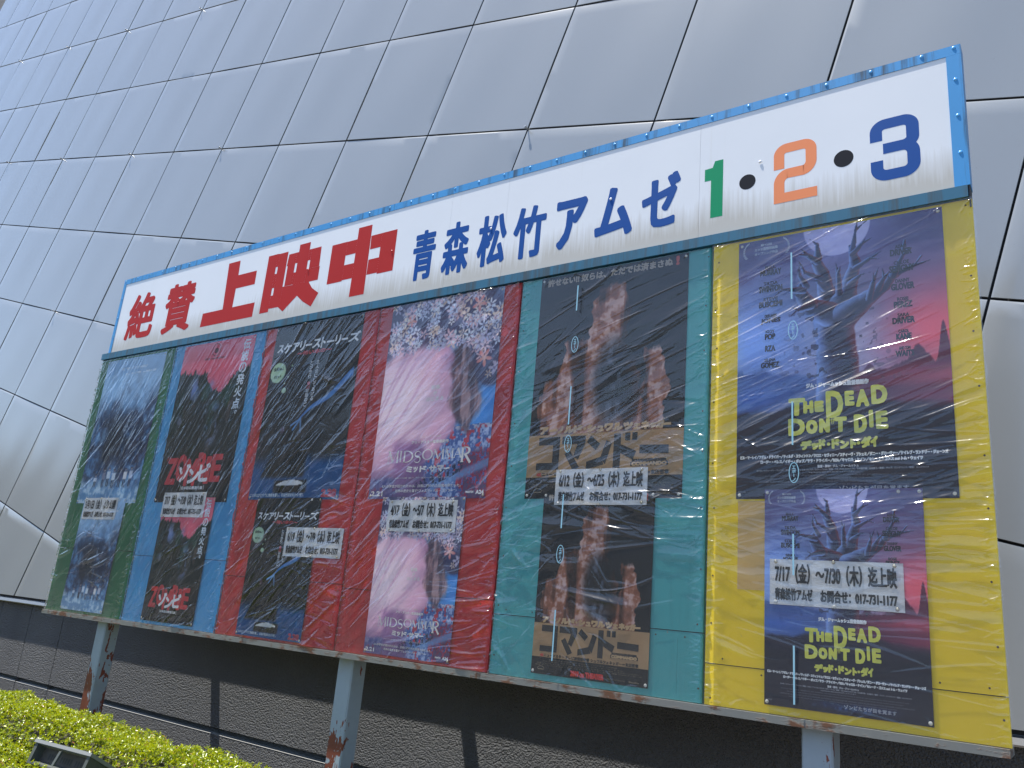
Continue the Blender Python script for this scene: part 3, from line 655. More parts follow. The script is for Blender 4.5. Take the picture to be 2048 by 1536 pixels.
pinm = plain('brass_pin', (.55, .50, .38), .3, .7); pinw = plain('white_pin', (.75, .74, .68), .35)
PB_, PW_ = dome('pin', .0062, .003, pinm), dome('pin', .0062, .003, pinw)
INK = {}
def inkm(rgb):
    if rgb not in INK: INK[rgb] = plain('printing_ink', lin(*rgb), .4, 0, .03)
    return INK[rgb]
class Poster:
    def __init__(s, label, cx, zt, W, H, y, nu, fn):
        s.x0, s.z0, s.W, s.H, s.y = cx-W/2, zt-H, W, H, y
        s.o = thing('poster', label, 'poster', (cx, y, zt-H))
        s.inks = {}
        grid_art('printed_sheet', s.x0, s.x0+W, s.z0, s.z0+H, y, nu, fn, s.o)
    def mb(s, rgb): return s.inks.setdefault(rgb, MB())
    def T(s, body, u0, v0, u1, v1, rgb, bold=0., shear=0., slope=0., lift=0):
        s.mb(rgb).text(body, s.x0+u0*s.W, s.z0+v0*s.H, s.x0+u1*s.W, s.z0+v1*s.H, s.y-.0005-lift, bold*s.W, shear, slope)
    def P(s, u, v): return (s.x0+u*s.W, s.z0+v*s.H)
    def done(s, pins):
        for rgb, m in s.inks.items():
            m.build('lettering', inkm(rgb), s.o)
        for u, v, me in pins: put(me, 'pin', s.o, s.x0+u*s.W, s.y-.0008, s.z0+v*s.H)
def vert(p, body, u0, u1, v0, v1, rgb, bold=0., gap=.14):   # upright column of characters, optionally leaning from u0(top) to u1(bottom)
    n = len(body); h = (v1-v0)/n
    for k, ch in enumerate(body):
        if ch in ' 　': continue
        vt = v1-k*h; uu = u0+(u1-u0)*(k+.5)/n; wd = h*p.H/p.W*(1-gap)
        if ch in '。、': p.T(ch, uu+.1*wd, vt-h*.35, uu+.38*wd, vt-h*.08, rgb, bold)
        elif ch == 'ー': p.mb(rgb).strip([p.P(uu, vt-h*gap/2), p.P(uu, vt-h*(1-gap/2))], .01*p.W+2*bold*p.W, p.y-.0005)
        else: p.T(ch, uu-wd/2, vt-h*(1-gap/2), uu+wd/2, vt-h*gap/2, rgb, bold)
CORN = lambda m: [(.018, .985, m), (.982, .985, m), (.018, .014, m), (.982, .014, m)]
WHT, YEL, DRK, RED_, TAN, BLK = (238, 240, 242), (226, 226, 96), (26, 26, 36), (200, 34, 48), (196, 164, 122), (24, 24, 28)

def text_spikes(p, big):
    vert(p, '伝説の発火点。', .90, .885, .47, .985, (214, 226, 236), .003 if big else .003)
    for ch, a, b, dv in zip('ZOMBIE', (.10, .235, .375, .52, .645, .72), (.235, .365, .52, .635, .705, .85), (.0, .02, -.01, .025, .0, .01)):
        p.T(ch, a+.01, .115+dv, b-.006, .262+dv, RED_, .012)
    p.T('ゾ', .285, .125, .43, .225, WHT, .008, lift=.0008); p.T('ン', .43, .115, .565, .195, WHT, .008, lift=.0008); p.T('ビ', .575, .125, .705, .225, WHT, .008, lift=.0008)
    p.T('日本初公開復元版', .36, .076, .65, .094, WHT, .001)
    for x in (.345, .665): p.mb(WHT).strip([p.P(x, .070), p.P(x, .100)], .004*p.W, p.y-.0005)
    g = (92, 44, 54)
    p.mb(g).ring(*p.P(.48, .945), .058*p.W, .040*p.H, .006*p.W, p.y-.0005, 24); p.mb(g).disc(*p.P(.48, .94), .03*p.W, .018*p.H, p.y-.0005)
    p.T('40th Anniversary', .335, .88, .625, .897, g, .001)
    for k, z in enumerate((.058, .048, .038, .028)): p.T('ジョージ・A・ロメロ監督作品 日本初公開復元版 2019年 上映', .14+.03*k, z-.004, .86-.03*k, z+.003, (120, 116, 116))
def text_night(p, big):
    for ch, a, b, lo, hi in zip('スケアリーストーリーズ', (.05, .125, .225, .315, .385, .465, .56, .625, .715, .79, .865), (.12, .215, .31, .375, .46, .555, .612, .71, .775, .86, .985), (.845, .836, .838, .838, .862, .842, .838, .862, .842, .862, .843), (.888, .892, .888, .893, .868, .890, .896, .868, .893, .868, .897)):
        p.T(ch, a, lo, b-.008, hi, (226, 230, 234), .0035, .12)
    p.T('〜怖い本の〜', .30, .808, .69, .832, (176, 44, 56), .003)
    vert(p, '主人公にしてあげる', .56, .55, .535, .768, (206, 210, 216), .001)
    vert(p, 'とびきり　　お話のご', .49, .485, .505, .768, (206, 210, 216), .001)
    vert(p, '怖い', .49, .49, .60, .648, (196, 40, 50), .002)
    p.T('全米No.1', .045, .735, .16, .756, (66, 92, 76), .002); p.T('大ヒット', .06, .690, .145, .708, (66, 92, 76), .002)
    p.T('この本はひとりでに物語を書し、名前が刻まれたら“死”。', .02, .016, .63, .034, (206, 222, 234), .0005)
    p.T('2.28', .82, .016, .965, .05, (176, 36, 70), .006)
def serif(p, ch, u0, v0, u1, v1, rgb):
    m = p.mb(rgb); y = p.y-.0005; W, H = (u1-u0)*p.W, (v1-v0)*p.H; ox, oz = p.x0+u0*p.W, p.z0+v0*p.H
    k, t, sf = .17*H, .055*H, .05*H
    Q = lambda a, b: (ox+a*W, oz+b*H)
    def line(a, b, w): m.strip([Q(*a), Q(*b)], w, y)
    def foot(a, b, w=.26): m.strip([(Q(a, b)[0]-w*H/2, Q(a, b)[1]), (Q(a, b)[0]+w*H/2, Q(a, b)[1])], sf, y-.00004)
    def bow(cx, cz, rx, rz, a0, a1, wmax=k, wmin=t, n=22):
        pts, ws = [], []
        for i in range(n+1):
            a = math.radians(a0+(a1-a0)*i/n); pts.append(Q(cx+rx*math.cos(a), cz+rz*math.sin(a))); ws.append(wmin+(wmax-wmin)*abs(math.cos(a))**1.5)
        m.strip(pts, ws, y-.00002)
    if ch == 'I': line((.5, 0), (.5, 1), k); foot(.5, .02); foot(.5, .98)
    elif ch == 'M':
        line((.12, 0), (.16, 1), t); line((.16, 1), (.5, .05), k); line((.5, .05), (.84, 1), t); line((.84, 1), (.88, 0), k)
        foot(.12, .02, .2); foot(.88, .02, .24); foot(.12, .98, .16); foot(.88, .98, .16)
    elif ch == 'D': line((.15, 0), (.15, 1), k); bow(.28, .5, .62, .47, -90, 90); line((.05, .97), (.3, .97), t); line((.05, .03), (.3, .03), t)
    elif ch == 'O': bow(.5, .5, .43, .47, 0, 360, k, t, 36)
    elif ch == 'A': line((.12, 0), (.5, 1), t); line((.5, 1), (.88, 0), k); line((.27, .34), (.7, .34), t); foot(.12, .02, .22); foot(.88, .02, .24)
    elif ch == 'R': line((.15, 0), (.15, 1), k); bow(.35, .74, .42, .23, -90, 90); line((.05, .97), (.38, .97), t); line((.15, .51), (.4, .51), t); line((.40, .51), (.92, -.06), k); foot(.15, .02)
    elif ch == 'S':
        pts = arcpts(.5, .74, .34, .23, 20, 270, 16)+arcpts(.5, .26, .36, .25, 90, -160, 16); ws = [t+(k-t)*max(0, 1-abs(i-16.5)/14) for i in range(len(pts))]
        m.strip([Q(*q) for q in pts], ws, y)
def text_bloom(p, big):
    c = (236, 232, 226)
    for ch, a, b, lo, hi in zip('MIDSOMMAR', (.130, .238, .275, .372, .445, .535, .640, .712, .775), (.242, .272, .372, .442, .540, .640, .715, .785, .862), (.172, .176, .172, .17, .182, .182, .184, .186, .165), (.232, .230, .230, .226, .232, .230, .230, .232, .236)):
        serif(p, ch, a, lo, b, hi, c)
    for ch, a, b, s in zip('ミッドサマー', (.322, .385, .44, .52, .59, .645), (.37, .42, .495, .58, .64, .69), (0, .006, 0, 0, 0, .010)): p.T(ch, a, .126, b, (.152 if ch != 'ー' else .140)-s*.5, c, .003) if ch != 'ー' else p.mb(c).strip([p.P(.645, .138), p.P(.692, .140)], .008*p.W, p.y-.0005)
    p.T('アリ・アスター監督最新作', .34, .260, .66, .276, c, .001); p.T('『ヘレディタリー/継承』', .405, .288, .60, .299, c)
    p.T('祝祭', .455, .524, .535, .546, c, .001); p.T('が', .482, .498, .512, .517, c, .001); p.T('はじまる', .425, .468, .575, .488, c, .001)
    p.T('5人の学生が招かれたのは、白夜に行われた狂気の祭だった。', .12, .053, .80, .067, c, .0003); p.T('恐怖の歴史を覆す“フェスティバル・スリラー”', .245, .030, .755, .044, c, .0003)
    p.T('2.21', .025, .014, .128, .036, c, .002); p.T('A24', .925, .020, .985, .036, WHT, .002); p.T('PHANTOM', .845, .024, .905, .033, WHT, .001)
    p.T('2019年 アメリカ 監督・脚本 アリ・アスター 出演 フローレンス・ピュー ジャック・レイナー', .23, .094, .70, .102, c)
def text_rock(p, big):
    t = TAN
    p.T('許せない!! 奴らは、ただでは済まさぬ', .05, .955, .90, .988, (176, 160, 142), .0025); p.T('!', .925, .955, .94, .99, (196, 70, 50), .004)
    for ch, a, b in zip('アーノルド・シュワルツェネッガー', (.075, .14, .20, .245, .31, .375, .40, .465, .515, .57, .635, .70, .745, .80, .835, .90-.02), (.135, .20, .24, .31, .37, .395, .46, .51, .57, .63, .695, .74, .80, .835, .885, .925)):
        if ch == 'ー': p.mb(t).strip([p.P(a, .288), p.P(b, .289)], .014*p.W, p.y-.0005)
        elif ch == '・': p.mb(t).disc(*p.P((a+b)/2, .288), .009*p.W, .009*p.W, p.y-.0005)
        else: p.T(ch, a+.004, .276, b-.004, .302 if ch not in 'ュェッ' else .294, t, .0055)
    d = BLK; Y = p.y-.0006; Q = lambda *pts: [p.P(u, v) for u, v in pts]; m = p.mb(d)
    # heavy block katakana drawn stroke by stroke
    for q in (((.075, .226), (.222, .226), (.222, .260), (.075, .260)), ((.176, .1505), (.222, .1505), (.222, .2255), (.176, .2255)), ((.066, .120), (.222, .120), (.222, .150), (.066, .150)),
              ((.238, .226), (.395, .226), (.395, .260), (.238, .260)), ((.318, .172), (.352, .160), (.395, .2255), (.343, .2255)), ((.258, .186), (.292, .202), (.362, .128), (.322, .114)),
              ((.405, .232), (.430, .258), (.492, .222), (.466, .196)), ((.408, .118), (.408, .150), (.500, .168), (.522, .136)), ((.498, .164), (.532, .236), (.568, .222), (.530, .136)),
              ((.580, .118), (.624, .118), (.624, .260), (.580, .260)), ((.6242, .180), (.6242, .216), (.722, .186), (.702, .152)), ((.650, .230), (.682, .230), (.682, .262), (.650, .262)), ((.694, .230), (.726, .230), (.726, .262), (.694, .262)),
              ((.742, .176), (.916, .172), (.916, .206), (.742, .210))):
        m.poly(Q(*q), Y)
    m.quad(*p.P(.69, .126), *p.P(.915, .143), Y-.0002)
    p.T('COMMANDO', .70, .1285, .905, .141, TAN, .003, lift=.0008); p.T('SCHWARZENEGGER', .70, .1445, .905, .1535, d, .002)
    p.T('4K', .075, .094, .108, .107, (196, 60, 48), .002); p.T('ニューマスター テレビ放送版吹替 シュワルツェネッガー＝玄田哲章', .112, .093, .92, .110, d, .0014)
    g = (126, 112, 92)
    for k, (z, a, b) in enumerate(((.078, .16, .75), (.068, .10, .80), (.058, .05, .93), (.049, .04, .95))): p.T(['20世紀フォックス提供 シルバー・ピクチャーズ作品', 'アーノルド・シュワルツェネッガー レイ・ドーン・チョン', '音楽 ジェームズ・ホーナー 撮影 マシュー・F・レオネッティ 製作 ジョエル・シルバー', '監督 マーク・L・レスター 脚本 スティーヴン・E・デ・スーザ 原案 ジョセフ・ローブ'][k], a, z-.003, b, z+.004, g)
    p.T('2019 on THEATER', .36, .012, .64, .036, (206, 34, 30), .004); p.T('© 2019 Twentieth Century Fox', .66, .016, .82, .024, g); p.T('Studio', .85, .016, .93, .024, g, .001)
    p.mb(g).ring(*p.P(.09, .030), .03*p.W, .012*p.H, .004*p.W, p.y-.0005, 16, 0, math.pi); p.mb(g).quad(*p.P(.062, .024), *p.P(.118, .029), p.y-.0005)
def text_moon(p, big):
    y = YEL
    for ch, a, b, lo, hi in (('T', .264, .345, .294, .357), ('H', .338, .386, .300, .345), ('E', .392, .436, .303, .342), ('D', .447, .527, .279, .375), ('E', .535, .578, .318, .370), ('A', .585, .645, .312, .372), ('D', .655, .726, .318, .384),
                             ('D', .264, .345, .222, .283), ('O', .350, .405, .226, .275), ('N', .412, .462, .228, .278), ('’', .468, .482, .255, .278), ('T', .482, .540, .228, .280), ('D', .574, .632, .222, .285), ('I', .642, .660, .238, .298), ('E', .672, .724, .232, .292)):
        p.T(ch, a+.006, lo+.004, b-.006, hi-.004, y, .0066, .03*(1 if ch in 'TN' else -1)*.5)
    for ch, a, b, lo, hi in (('デ', .323, .375, .172, .2), ('ッ', .375, .408, .172, .191), ('ド', .410, .440, .173, .202), ('ド', .470, .505, .173, .202), ('ン', .508, .548, .172, .196), ('ト', .555, .58, .172, .200), ('ダ', .602, .648, .172, .206), ('イ', .645, .675, .174, .206)): p.T(ch, a+.003, lo, b-.003, hi, y, .0045)
    for u in (.455, .591): p.mb(y).disc(*p.P(u, .187), .008*p.W, .008*p.W, p.y-.0005)
    p.T('ジム・ジャームッシュ監督最新作', .353, .392, .643, .408, WHT, .0022)
    p.T('ビル・マーレイ／アダム・ドライバー／ティルダ・スウィントン／クロエ・セヴィニー／スティーヴ・ブシェミ／ダニー・グローヴァー／ケイレブ・ランドリー・ジョーンズ', .022, .143, .966, .155, WHT, .0016)
    p.T('ロージー・ペレス／イギー・ポップ／サラ・ドライバー／RZA／キャロル・ケイン／セレーナ・ゴメス and トム・ウェイツ', .126, .125, .863, .137, WHT, .0016)
    p.T('監督・脚本：ジム・ジャームッシュ', .402, .1065, .588, .1155, (206, 208, 214), .0008)
    g = (150, 152, 164)
    p.T('2019年／スウェーデン・アメリカ／英語／104分／アメリカンビスタ／カラー／5.1ch／原題：THE DEAD DON’T DIE／日本語字幕：石田泰子／提供：バップ、ロングライド／配給：ロングライド', .105, .097, .886, .1035, g, .0004)
    p.T('longride.jp/the-dead-dont-die/ #デッドドントダイ', .36, .088, .57, .094, g, .0003)
    for k, (a, b, s) in enumerate(((.11, .87, 'FOCUS FEATURES PRESENTS AN ANIMAL KINGDOM PRODUCTION A FILM BY JIM JARMUSCH THE DEAD DON’T DIE'), (.15, .84, 'BILL MURRAY ADAM DRIVER TILDA SWINTON CHLOE SEVIGNY STEVE BUSCEMI DANNY GLOVER CALEB LANDRY JONES SELENA GOMEZ AND TOM WAITS'), (.10, .90, 'CASTING BY ELLEN LEWIS COSTUME DESIGNER CATHERINE GEORGE EDITOR AFFONSO GONCALVES PRODUCTION DESIGNER ALEX DIGERLANDO'), (.16, .80, 'EXECUTIVE PRODUCER FREDERICK W. GREEN PRODUCED BY JOSHUA ASTRACHAN CARTER LOGAN'))):
        p.T(s, a, .077-.0105*k, b, .0825-.0105*k, (104, 106, 122))
    p.T('ゾンビたちが目を覚ます', .50, .026, .80, .043, (170, 176, 190), .0008); p.T('FOCUS', .012, .022, .05, .028, g)
    for a, b, u0, u1, v0, v1 in (('ADAM', 'DRIVER', .764, .858, .846, .884), ('CHLOE', 'SEVIGNY', .757, .866, .783, .824), ('DANNY', 'GLOVER', .762, .862, .717, .756), ('ROSIE', 'PEREZ', .771, .85, .652, .688), ('SARA', 'DRIVER', .762, .857, .594, .630), ('CAROL', 'KANE', .776, .840, .537, .571), ('AND TOM', 'WAITS', .770, .848, .477, .511),
                                 ('BILL', 'MURRAY', .120, .229, .848, .886), ('TILDA', 'SWINTON', .114, .234, .780, .821), ('STEVE', 'BUSCEMI', .114, .234, .719, .757), ('CALEB LANDRY', 'JONES', .124, .224, .652, .689), ('IGGY', 'POP', .146, .197, .591, .627), ('', 'RZA', .147, .197, .545, .581), ('SELENA', 'GOMEZ', .126, .216, .481, .516)):
        h = v1-v0; c = (40, 40, 58); mid_ = (u0+u1)/2
        p.T(b, u0, v0, u1, v0+.58*h, c, .0018)
        if a: w = (u1-u0)*min(.62, .13*len(a)); w = max(w, .045); p.T(a, mid_-w/2, v0+.68*h, mid_+w/2, v1, c, .0008)
    # laurel wreath with the festival line
    cx, cz = p.P(.150, .958); w = (196, 204, 220)
    for sgn in (-1, 1):
        for k in range(11):
            a = math.radians(-62+124*k/10); q = (cx+sgn*(.085*p.W+.030*p.W*math.cos(a)), cz+.030*p.H*math.sin(a))
            tx, tz = sgn*math.cos(a+.9), math.sin(a+.9)
            p.mb(w).strip([q, (q[0]+tx*.010*p.W, q[1]+tz*.010*p.W), (q[0]+tx*.018*p.W, q[1]+tz*.018*p.W)], [.001*p.W, .006*p.W, .0005*p.W], p.y-.0005)
    for s, v0, v1, hw in (('第72回', .972, .981, .03), ('カンヌ国際映画祭', .954, .966, .062), ('オープニング作品', .936, .948, .062)): p.T(s, .150-hw, v0, .150+hw, v1, w, .0006)

UP = [(.012, 2.134), (.9535, 2.138), (1.877, 2.150), (2.818, 2.151), (3.760, 2.1475), (4.701, 2.1418)]
LO = [(.012, 1.135), (.960, 1.135), (1.864, 1.129), (2.818, 1.129), (3.757, 1.142), (4.702, 1.145)]
ARTS = [(art_forest, None), (art_spikes, text_spikes), (art_night, text_night), (art_bloom, text_bloom), (art_rock, text_rock), (art_moon, text_moon)]
PL = [('large blue woodland poster, upper half of the green panel', 'smaller blue woodland poster with figures in white, lower half of the green panel'),
      ('large poster of pink sky over dark spikes, upper half of the blue panel', 'smaller poster of pink sky over dark spikes, lower half of the blue panel'),
      ('large black poster with white katakana title, top of the left red panel', 'smaller black poster with white katakana title, bottom of the left red panel'),
      ('large pink and blue flower poster, top of the right red panel', 'smaller pink and blue flower poster, bottom of the right red panel'),
      ('large black poster with tan title band, top of the turquoise panel', 'smaller black poster with tan title band and red footer, bottom of the turquoise panel'),
      ('large moonlit poster with yellow English title, top of the yellow panel', 'smaller moonlit poster with yellow English title, bottom of the yellow panel')]
NU = [120, 150, 170, 230, 250, 290]
for i in range(6):
    fn, tx = ARTS[i]
    for k, (pos, W, H, y) in enumerate(((UP[i], .728, 1.03, -.0020), (LO[i], .515, .728, -.0050))):
        p = Poster(PL[i][k], pos[0], pos[1], W, H, y, int(NU[i]*(1 if k == 0 else .8)), fn)
        if tx: tx(p, k == 0)
        p.done(CORN(PW_ if i > 3 else PB_)+([(.86, .985, PW_)] if k else []))
# faded rectangle of old glue where a notice used to hang on the yellow panel
gl = NT('faded_yellow_paint'); vv = gl.obj(); gl.set(Base_Color=gl.mix(gl.noise(vv, 9, 5), (.62, .40, .13), (.70, .48, .17)), Roughness=.5)
MB().quad(4.345, .79, 4.445, 1.105, -.0008).build('faded_patch', gl.m, sign)

# ================================================================== white date notices
NOTE = [((-.229, .995), (.183, 1.139), '5月1日（金）より公開', 'left', 'white date notice on the blue woodland posters of the green panel'),
        ((.698, 1.017), (1.127, 1.167), '7/17（金）〜7/30（木）迄上映', '', 'white date notice between the two posters of the blue panel'),
        ((1.890, .821), (2.321, .972), '6/19（金）〜7/9（木）迄上映', '', 'white date notice over the small black poster on the left red panel'),
        ((2.608, .964), (3.034, 1.113), '4/17（金）〜5/7（木）迄上映', '', 'white date notice between the two pink flower posters'),
        ((3.554, 1.090), (3.980, 1.240), '6/12（金）〜6/25（木）迄上映', '', 'white date notice between the two posters of the turquoise panel'),
        ((4.464, .746), (4.893, .900), '7/17（金）〜7/30（木）迄上映', '', 'white date notice pinned across the lower poster of the yellow panel')]
nm = NT('notice_paper'); vv = nm.obj(); nm.set(Base_Color=nm.mix(nm.noise(vv, 14, 4), (.66, .665, .67), (.76, .76, .755)), Roughness=.4); nm.bump(nm.noise(nm.obj((1, 1, 2)), 9, 4), .5, .008)
for (x0, z0), (x1, z1), l1, _, lab in NOTE:
    y = -.0085; o = thing('notice', lab, 'notice', ((x0+x1)/2, y, z0), 'white date notices pinned on the posters')
    m = MB(); n_ = 10
    for k in range(n_):
        a, b = x0+(x1-x0)*k/n_, x0+(x1-x0)*(k+1)/n_; ya, yb_ = y-.0012*math.sin(k*1.7), y-.0012*math.sin((k+1)*1.7)
        m.add([(a, ya, z0), (b, yb_, z0), (b, yb_, z1), (a, ya, z1)], [(0, 1, 2, 3)])
    m.build('paper', nm.m, o, True)
    t = MB(); W, H = x1-x0, z1-z0
    t.text(l1, x0+.045*W, z0+.48*H, x1-.05*W, z0+.90*H, y-.0018, .0017)
    t.text('青森松竹アムゼ', x0+.045*W, z0+.11*H, x0+.335*W, z0+.36*H, y-.0018, .0015)
    t.text('お問合せ：017-731-1177', x0+.40*W, z0+.11*H, x1-.05*W, z0+.36*H, y-.0018, .0015)
    t.build('lettering', inkm((22, 22, 30)), o)
    for a, b in ((.05, .94), (.5, .97), (.94, .94), (.05, .06), (.5, .03), (.95, .06)): put(PB_ if random.random() < .7 else PW_, 'pin', o, x0+a*W, y-.0022, z0+b*H)

# ================================================================== clear plastic film stretched over each panel
fm = NT('clear_plastic_film'); T = fm.t; T.nodes.remove(fm.b)
v = fm.obj(); nf = fm.noise(v, 55, 3, .6, .6)
bpn = fm.n('Bump'); bpn.inputs['Strength'].default_value = .12; bpn.inputs['Distance'].default_value = .004; fm.l(nf, bpn.inputs['Height'])
tr = fm.n('BsdfTransparent'); tr.inputs[0].default_value = (.985, .988, .99, 1)
gl_ = fm.n('BsdfGlossy'); gl_.inputs['Roughness'].default_value = .12; gl_.inputs['Color'].default_value = (1, 1, 1, 1); fm.l(bpn.outputs[0], gl_.inputs['Normal'])
df = fm.n('BsdfDiffuse'); df.inputs['Color'].default_value = (.85, .87, .9, 1); fm.l(bpn.outputs[0], df.inputs['Normal'])
fr = fm.n('Fresnel'); fr.inputs['IOR'].default_value = 1.5; fm.l(bpn.outputs[0], fr.inputs['Normal'])
m1 = fm.n('MixShader'); m1.inputs[0].default_value = .016; fm.l(tr.outputs[0], m1.inputs[1]); fm.l(df.outputs[0], m1.inputs[2])
m2 = fm.n('MixShader'); fm.l(fm.math('MINIMUM', fm.math('MULTIPLY', fr.outputs[0], 1.4), .75), m2.inputs[0]); g2 = fm.n('BsdfGlossy'); g2.inputs['Roughness'].default_value = .32; g2.inputs['Color'].default_value = (1, 1, 1, 1); fm.l(bpn.outputs[0], g2.inputs['Normal'])
mg = fm.n('MixShader'); mg.inputs[0].default_value = .32; fm.l(gl_.outputs[0], mg.inputs[1]); fm.l(g2.outputs[0], mg.inputs[2])
fm.l(m1.outputs[0], m2.inputs[1]); fm.l(mg.outputs[0], m2.inputs[2])
fm.l(m2.outputs[0], fm.out.inputs[0])
FILM = fm.m
FL = ['clear wrinkled plastic sheet stretched over the green panel', 'clear wrinkled plastic sheet stretched over the blue panel', 'clear wrinkled plastic sheet over the red panel with the black posters', 'clear wrinkled plastic sheet over the red panel with the pink flower posters', 'clear wrinkled plastic sheet stretched over the turquoise panel', 'clear wrinkled plastic sheet stretched over the yellow panel']
# creases: (u, v, angle in degrees, spread, length, count, amplitude)
FLOW = [[(.75, .55, 52, 14, .45, 60, 1.0), (.3, .8, 60, 20, .35, 40, .8), (.1, .3, 40, 30, .15, 40, .8), (.6, .2, 30, 40, .2, 40, .6)],
        [(.5, .65, 60, 7, .60, 110, 1.3), (.4, .35, 55, 14, .35, 70, 1.0), (.8, .7, 58, 10, .4, 60, 1.1), (.6, .12, 35, 30, .25, 60, .8)],
        [(.25, .75, 50, 14, .30, 70, 1.1), (.2, .45, 55, 12, .35, 90, 1.3), (.75, .85, 48, 10, .35, 50, .8), (.5, .18, 40, 16, .5, 70, 1.1), (.75, .2, -8, 12, .3, 30, .9), (.9, .5, 25, 30, .15, 50, .9)],
        [(.75, .88, 46, 8, .40, 70, 1.1), (.15, .6, 30, 20, .2, 60, .9), (.2, .25, 48, 14, .25, 60, .9), (.9, .3, 30, 30, .2, 60, .8), (.85, .06, 5, 8, .25, 40, 1.2), (.35, .8, 40, 30, .25, 30, .5)],
        [(.12, .62, 28, 16, .25, 80, 1.0), (.10, .30, 20, 25, .25, 70, 1.1), (.6, .6, 25, 10, .35, 80, .8), (.8, .42, -5, 16, .30, 70, 1.1), (.6, .80, 22, 10, .4, 50, .6), (.3, .08, -35, 25, .2, 40, 1.0)],
        [(.3, .72, 22, 8, .60, 70, 1.3), (.65, .62, 20, 8, .50, 60, 1.1), (.15, .50, 14, 16, .30, 80, 1.2), (.7, .42, 4, 10, .45, 70, 1.1), (.8, .28, -2, 10, .35, 60, 1.0), (.5, .9, 16, 8, .5, 40, .7), (.2, .2, -14, 16, .3, 50, 1.0)]]
for i in range(6):
    rr = np.random.default_rng(100+i)
    x0, x1 = XD[i]+.003-(.006 if i == 0 else 0), XD[i+1]-.003+(.010 if i == 5 else 0); z0, z1 = ZB-.004, ZT+.001
    o = thing('plastic_sheet', FL[i], 'plastic sheet', ((x0+x1)/2, -.012, z0), 'clear plastic sheets over the panels')
    nx, nz = (340, 640) if i > 2 else (320, 580)
    if i == 5: nx, nz = 360, 680
    X, Z = np.meshgrid(np.linspace(x0, x1, nx+1), np.linspace(z0, z1, nz+1)); W, H = x1-x0, z1-z0
    Uu, Vv = (X-x0)/W, (Z-z0)/H
    h = .0022*(fbm(X*5, Z*5, 70+i, 3)-.5)
    strokes = []; gain = (1.3, 1.3, 1.35, 1.25, 1.0, .56)[i]
    for (u, v_, ang, spd, ln, cnt, am) in FLOW[i]:
        for _ in range(int(cnt*(1.35 if i < 4 else 1.0))):
            if _ % 4 == 0: strokes.append((x0+W*np.clip(u+rr.normal(0, .2), 0, 1), z0+H*np.clip(v_+rr.normal(0, .12), 0, 1), math.radians(ang+rr.normal(0, spd*.6)), ln*rr.uniform(.7, 1.5), rr.uniform(.005, .013) if i < 4 else rr.uniform(.007, .020), gain*rr.uniform(.3, 1.)*am*.0088))
            strokes.append((x0+W*np.clip(u+rr.normal(0, .20), -.02, 1.02), z0+H*np.clip(v_+rr.normal(0, .11), 0, 1), math.radians(ang+rr.normal(0, spd*.7)), ln*rr.uniform(.4, 1.8), rr.uniform(.0022, .0050), gain*rr.uniform(.2, 1.0)**1.6*am*.0046))
    for side in (0, 1):                       # short puckers from the staples along both edges
        for _ in range(150):
            z = z0+H*rr.random(); a = math.radians(rr.normal(18 if side else 10, 26))
            strokes.append(((x0+.02) if side == 0 else (x1-.02), z, a, rr.uniform(.03, .12), rr.uniform(.0022, .0042), rr.uniform(.3, 1)*.0034))
    for _ in range(70):                       # and along the top and bottom
        tb = rr.random() < .5
        strokes.append((x0+W*rr.random(), z1-.02 if tb else z0+.02, math.radians(90+rr.normal(-35, 25)), rr.uniform(.03, .12), rr.uniform(.0022, .0042), rr.uniform(.3, 1)*.0032))
    dxg, dzg = W/nx, H/nz
    for (cx, cz, a, ln, wd, am) in strokes:
        ca_, sa_ = math.cos(a), math.sin(a); ex = abs(ca_)*ln*.5+wd*4; ez = abs(sa_)*ln*.5+wd*4
        i0, i1 = max(0, int((cx-ex-x0)/dxg)), min(nx+1, int((cx+ex-x0)/dxg)+2); j0, j1 = max(0, int((cz-ez-z0)/dzg)), min(nz+1, int((cz+ez-z0)/dzg)+2)
        if i1 <= i0 or j1 <= j0: continue
        sx, sz = X[j0:j1, i0:i1]-cx, Z[j0:j1, i0:i1]-cz
        s = (sx*ca_+sz*sa_)/(ln*.5); bend = rr.normal(0, .012); t = (-sx*sa_+sz*ca_-bend*(s*s-.3))/wd
        env = np.clip(1-s*s, 0, 1)
        h[j0:j1, i0:i1] += am*env*np.exp(-np.abs(t)**1.5)*(1 if rr.random() < .75 else -.6)
    h = np.clip(h, -.004, .018)
    edge = np.minimum(np.minimum(Uu, 1-Uu)*W, np.minimum(Vv, 1-Vv)*H)
    Y = -.0135-h*sst(0, .012, edge)+.0115*sst(.008, 0, edge)*(0 if i == 5 else 1)
    b = base_of(o); P = np.stack([X-b.x, Y-b.y, Z-b.z], -1)
    if i in (0, 5):                           # loose ragged outer edge
        jj = (.010*(fbm(Z*30, Z*0, 90+i, 3)-.5))*(sst(.03, 0, Uu) if i == 0 else sst(.97, 1, Uu)); P[..., 0] += jj
    P = P.reshape(-1, 3); idx = np.arange((nx+1)*(nz+1)).reshape(nz+1, nx+1)
    F = np.stack([idx[:-1, :-1], idx[:-1, 1:], idx[1:, 1:], idx[1:, :-1]], -1).reshape(-1, 4)
    me = bpy.data.meshes.new('film'); me.vertices.add(len(P)); me.vertices.foreach_set('co', P.ravel())
    me.loops.add(F.size); me.loops.foreach_set('vertex_index', F.ravel().astype(np.int32))
    me.polygons.add(len(F)); me.polygons.foreach_set('loop_start', np.arange(0, F.size, 4, dtype=np.int32)); me.polygons.foreach_set('loop_total', np.full(len(F), 4, np.int32))
    me.update(); me.validate(); me.materials.append(FILM); me.shade_smooth()
    link(bpy.data.objects.new('film', me), o)
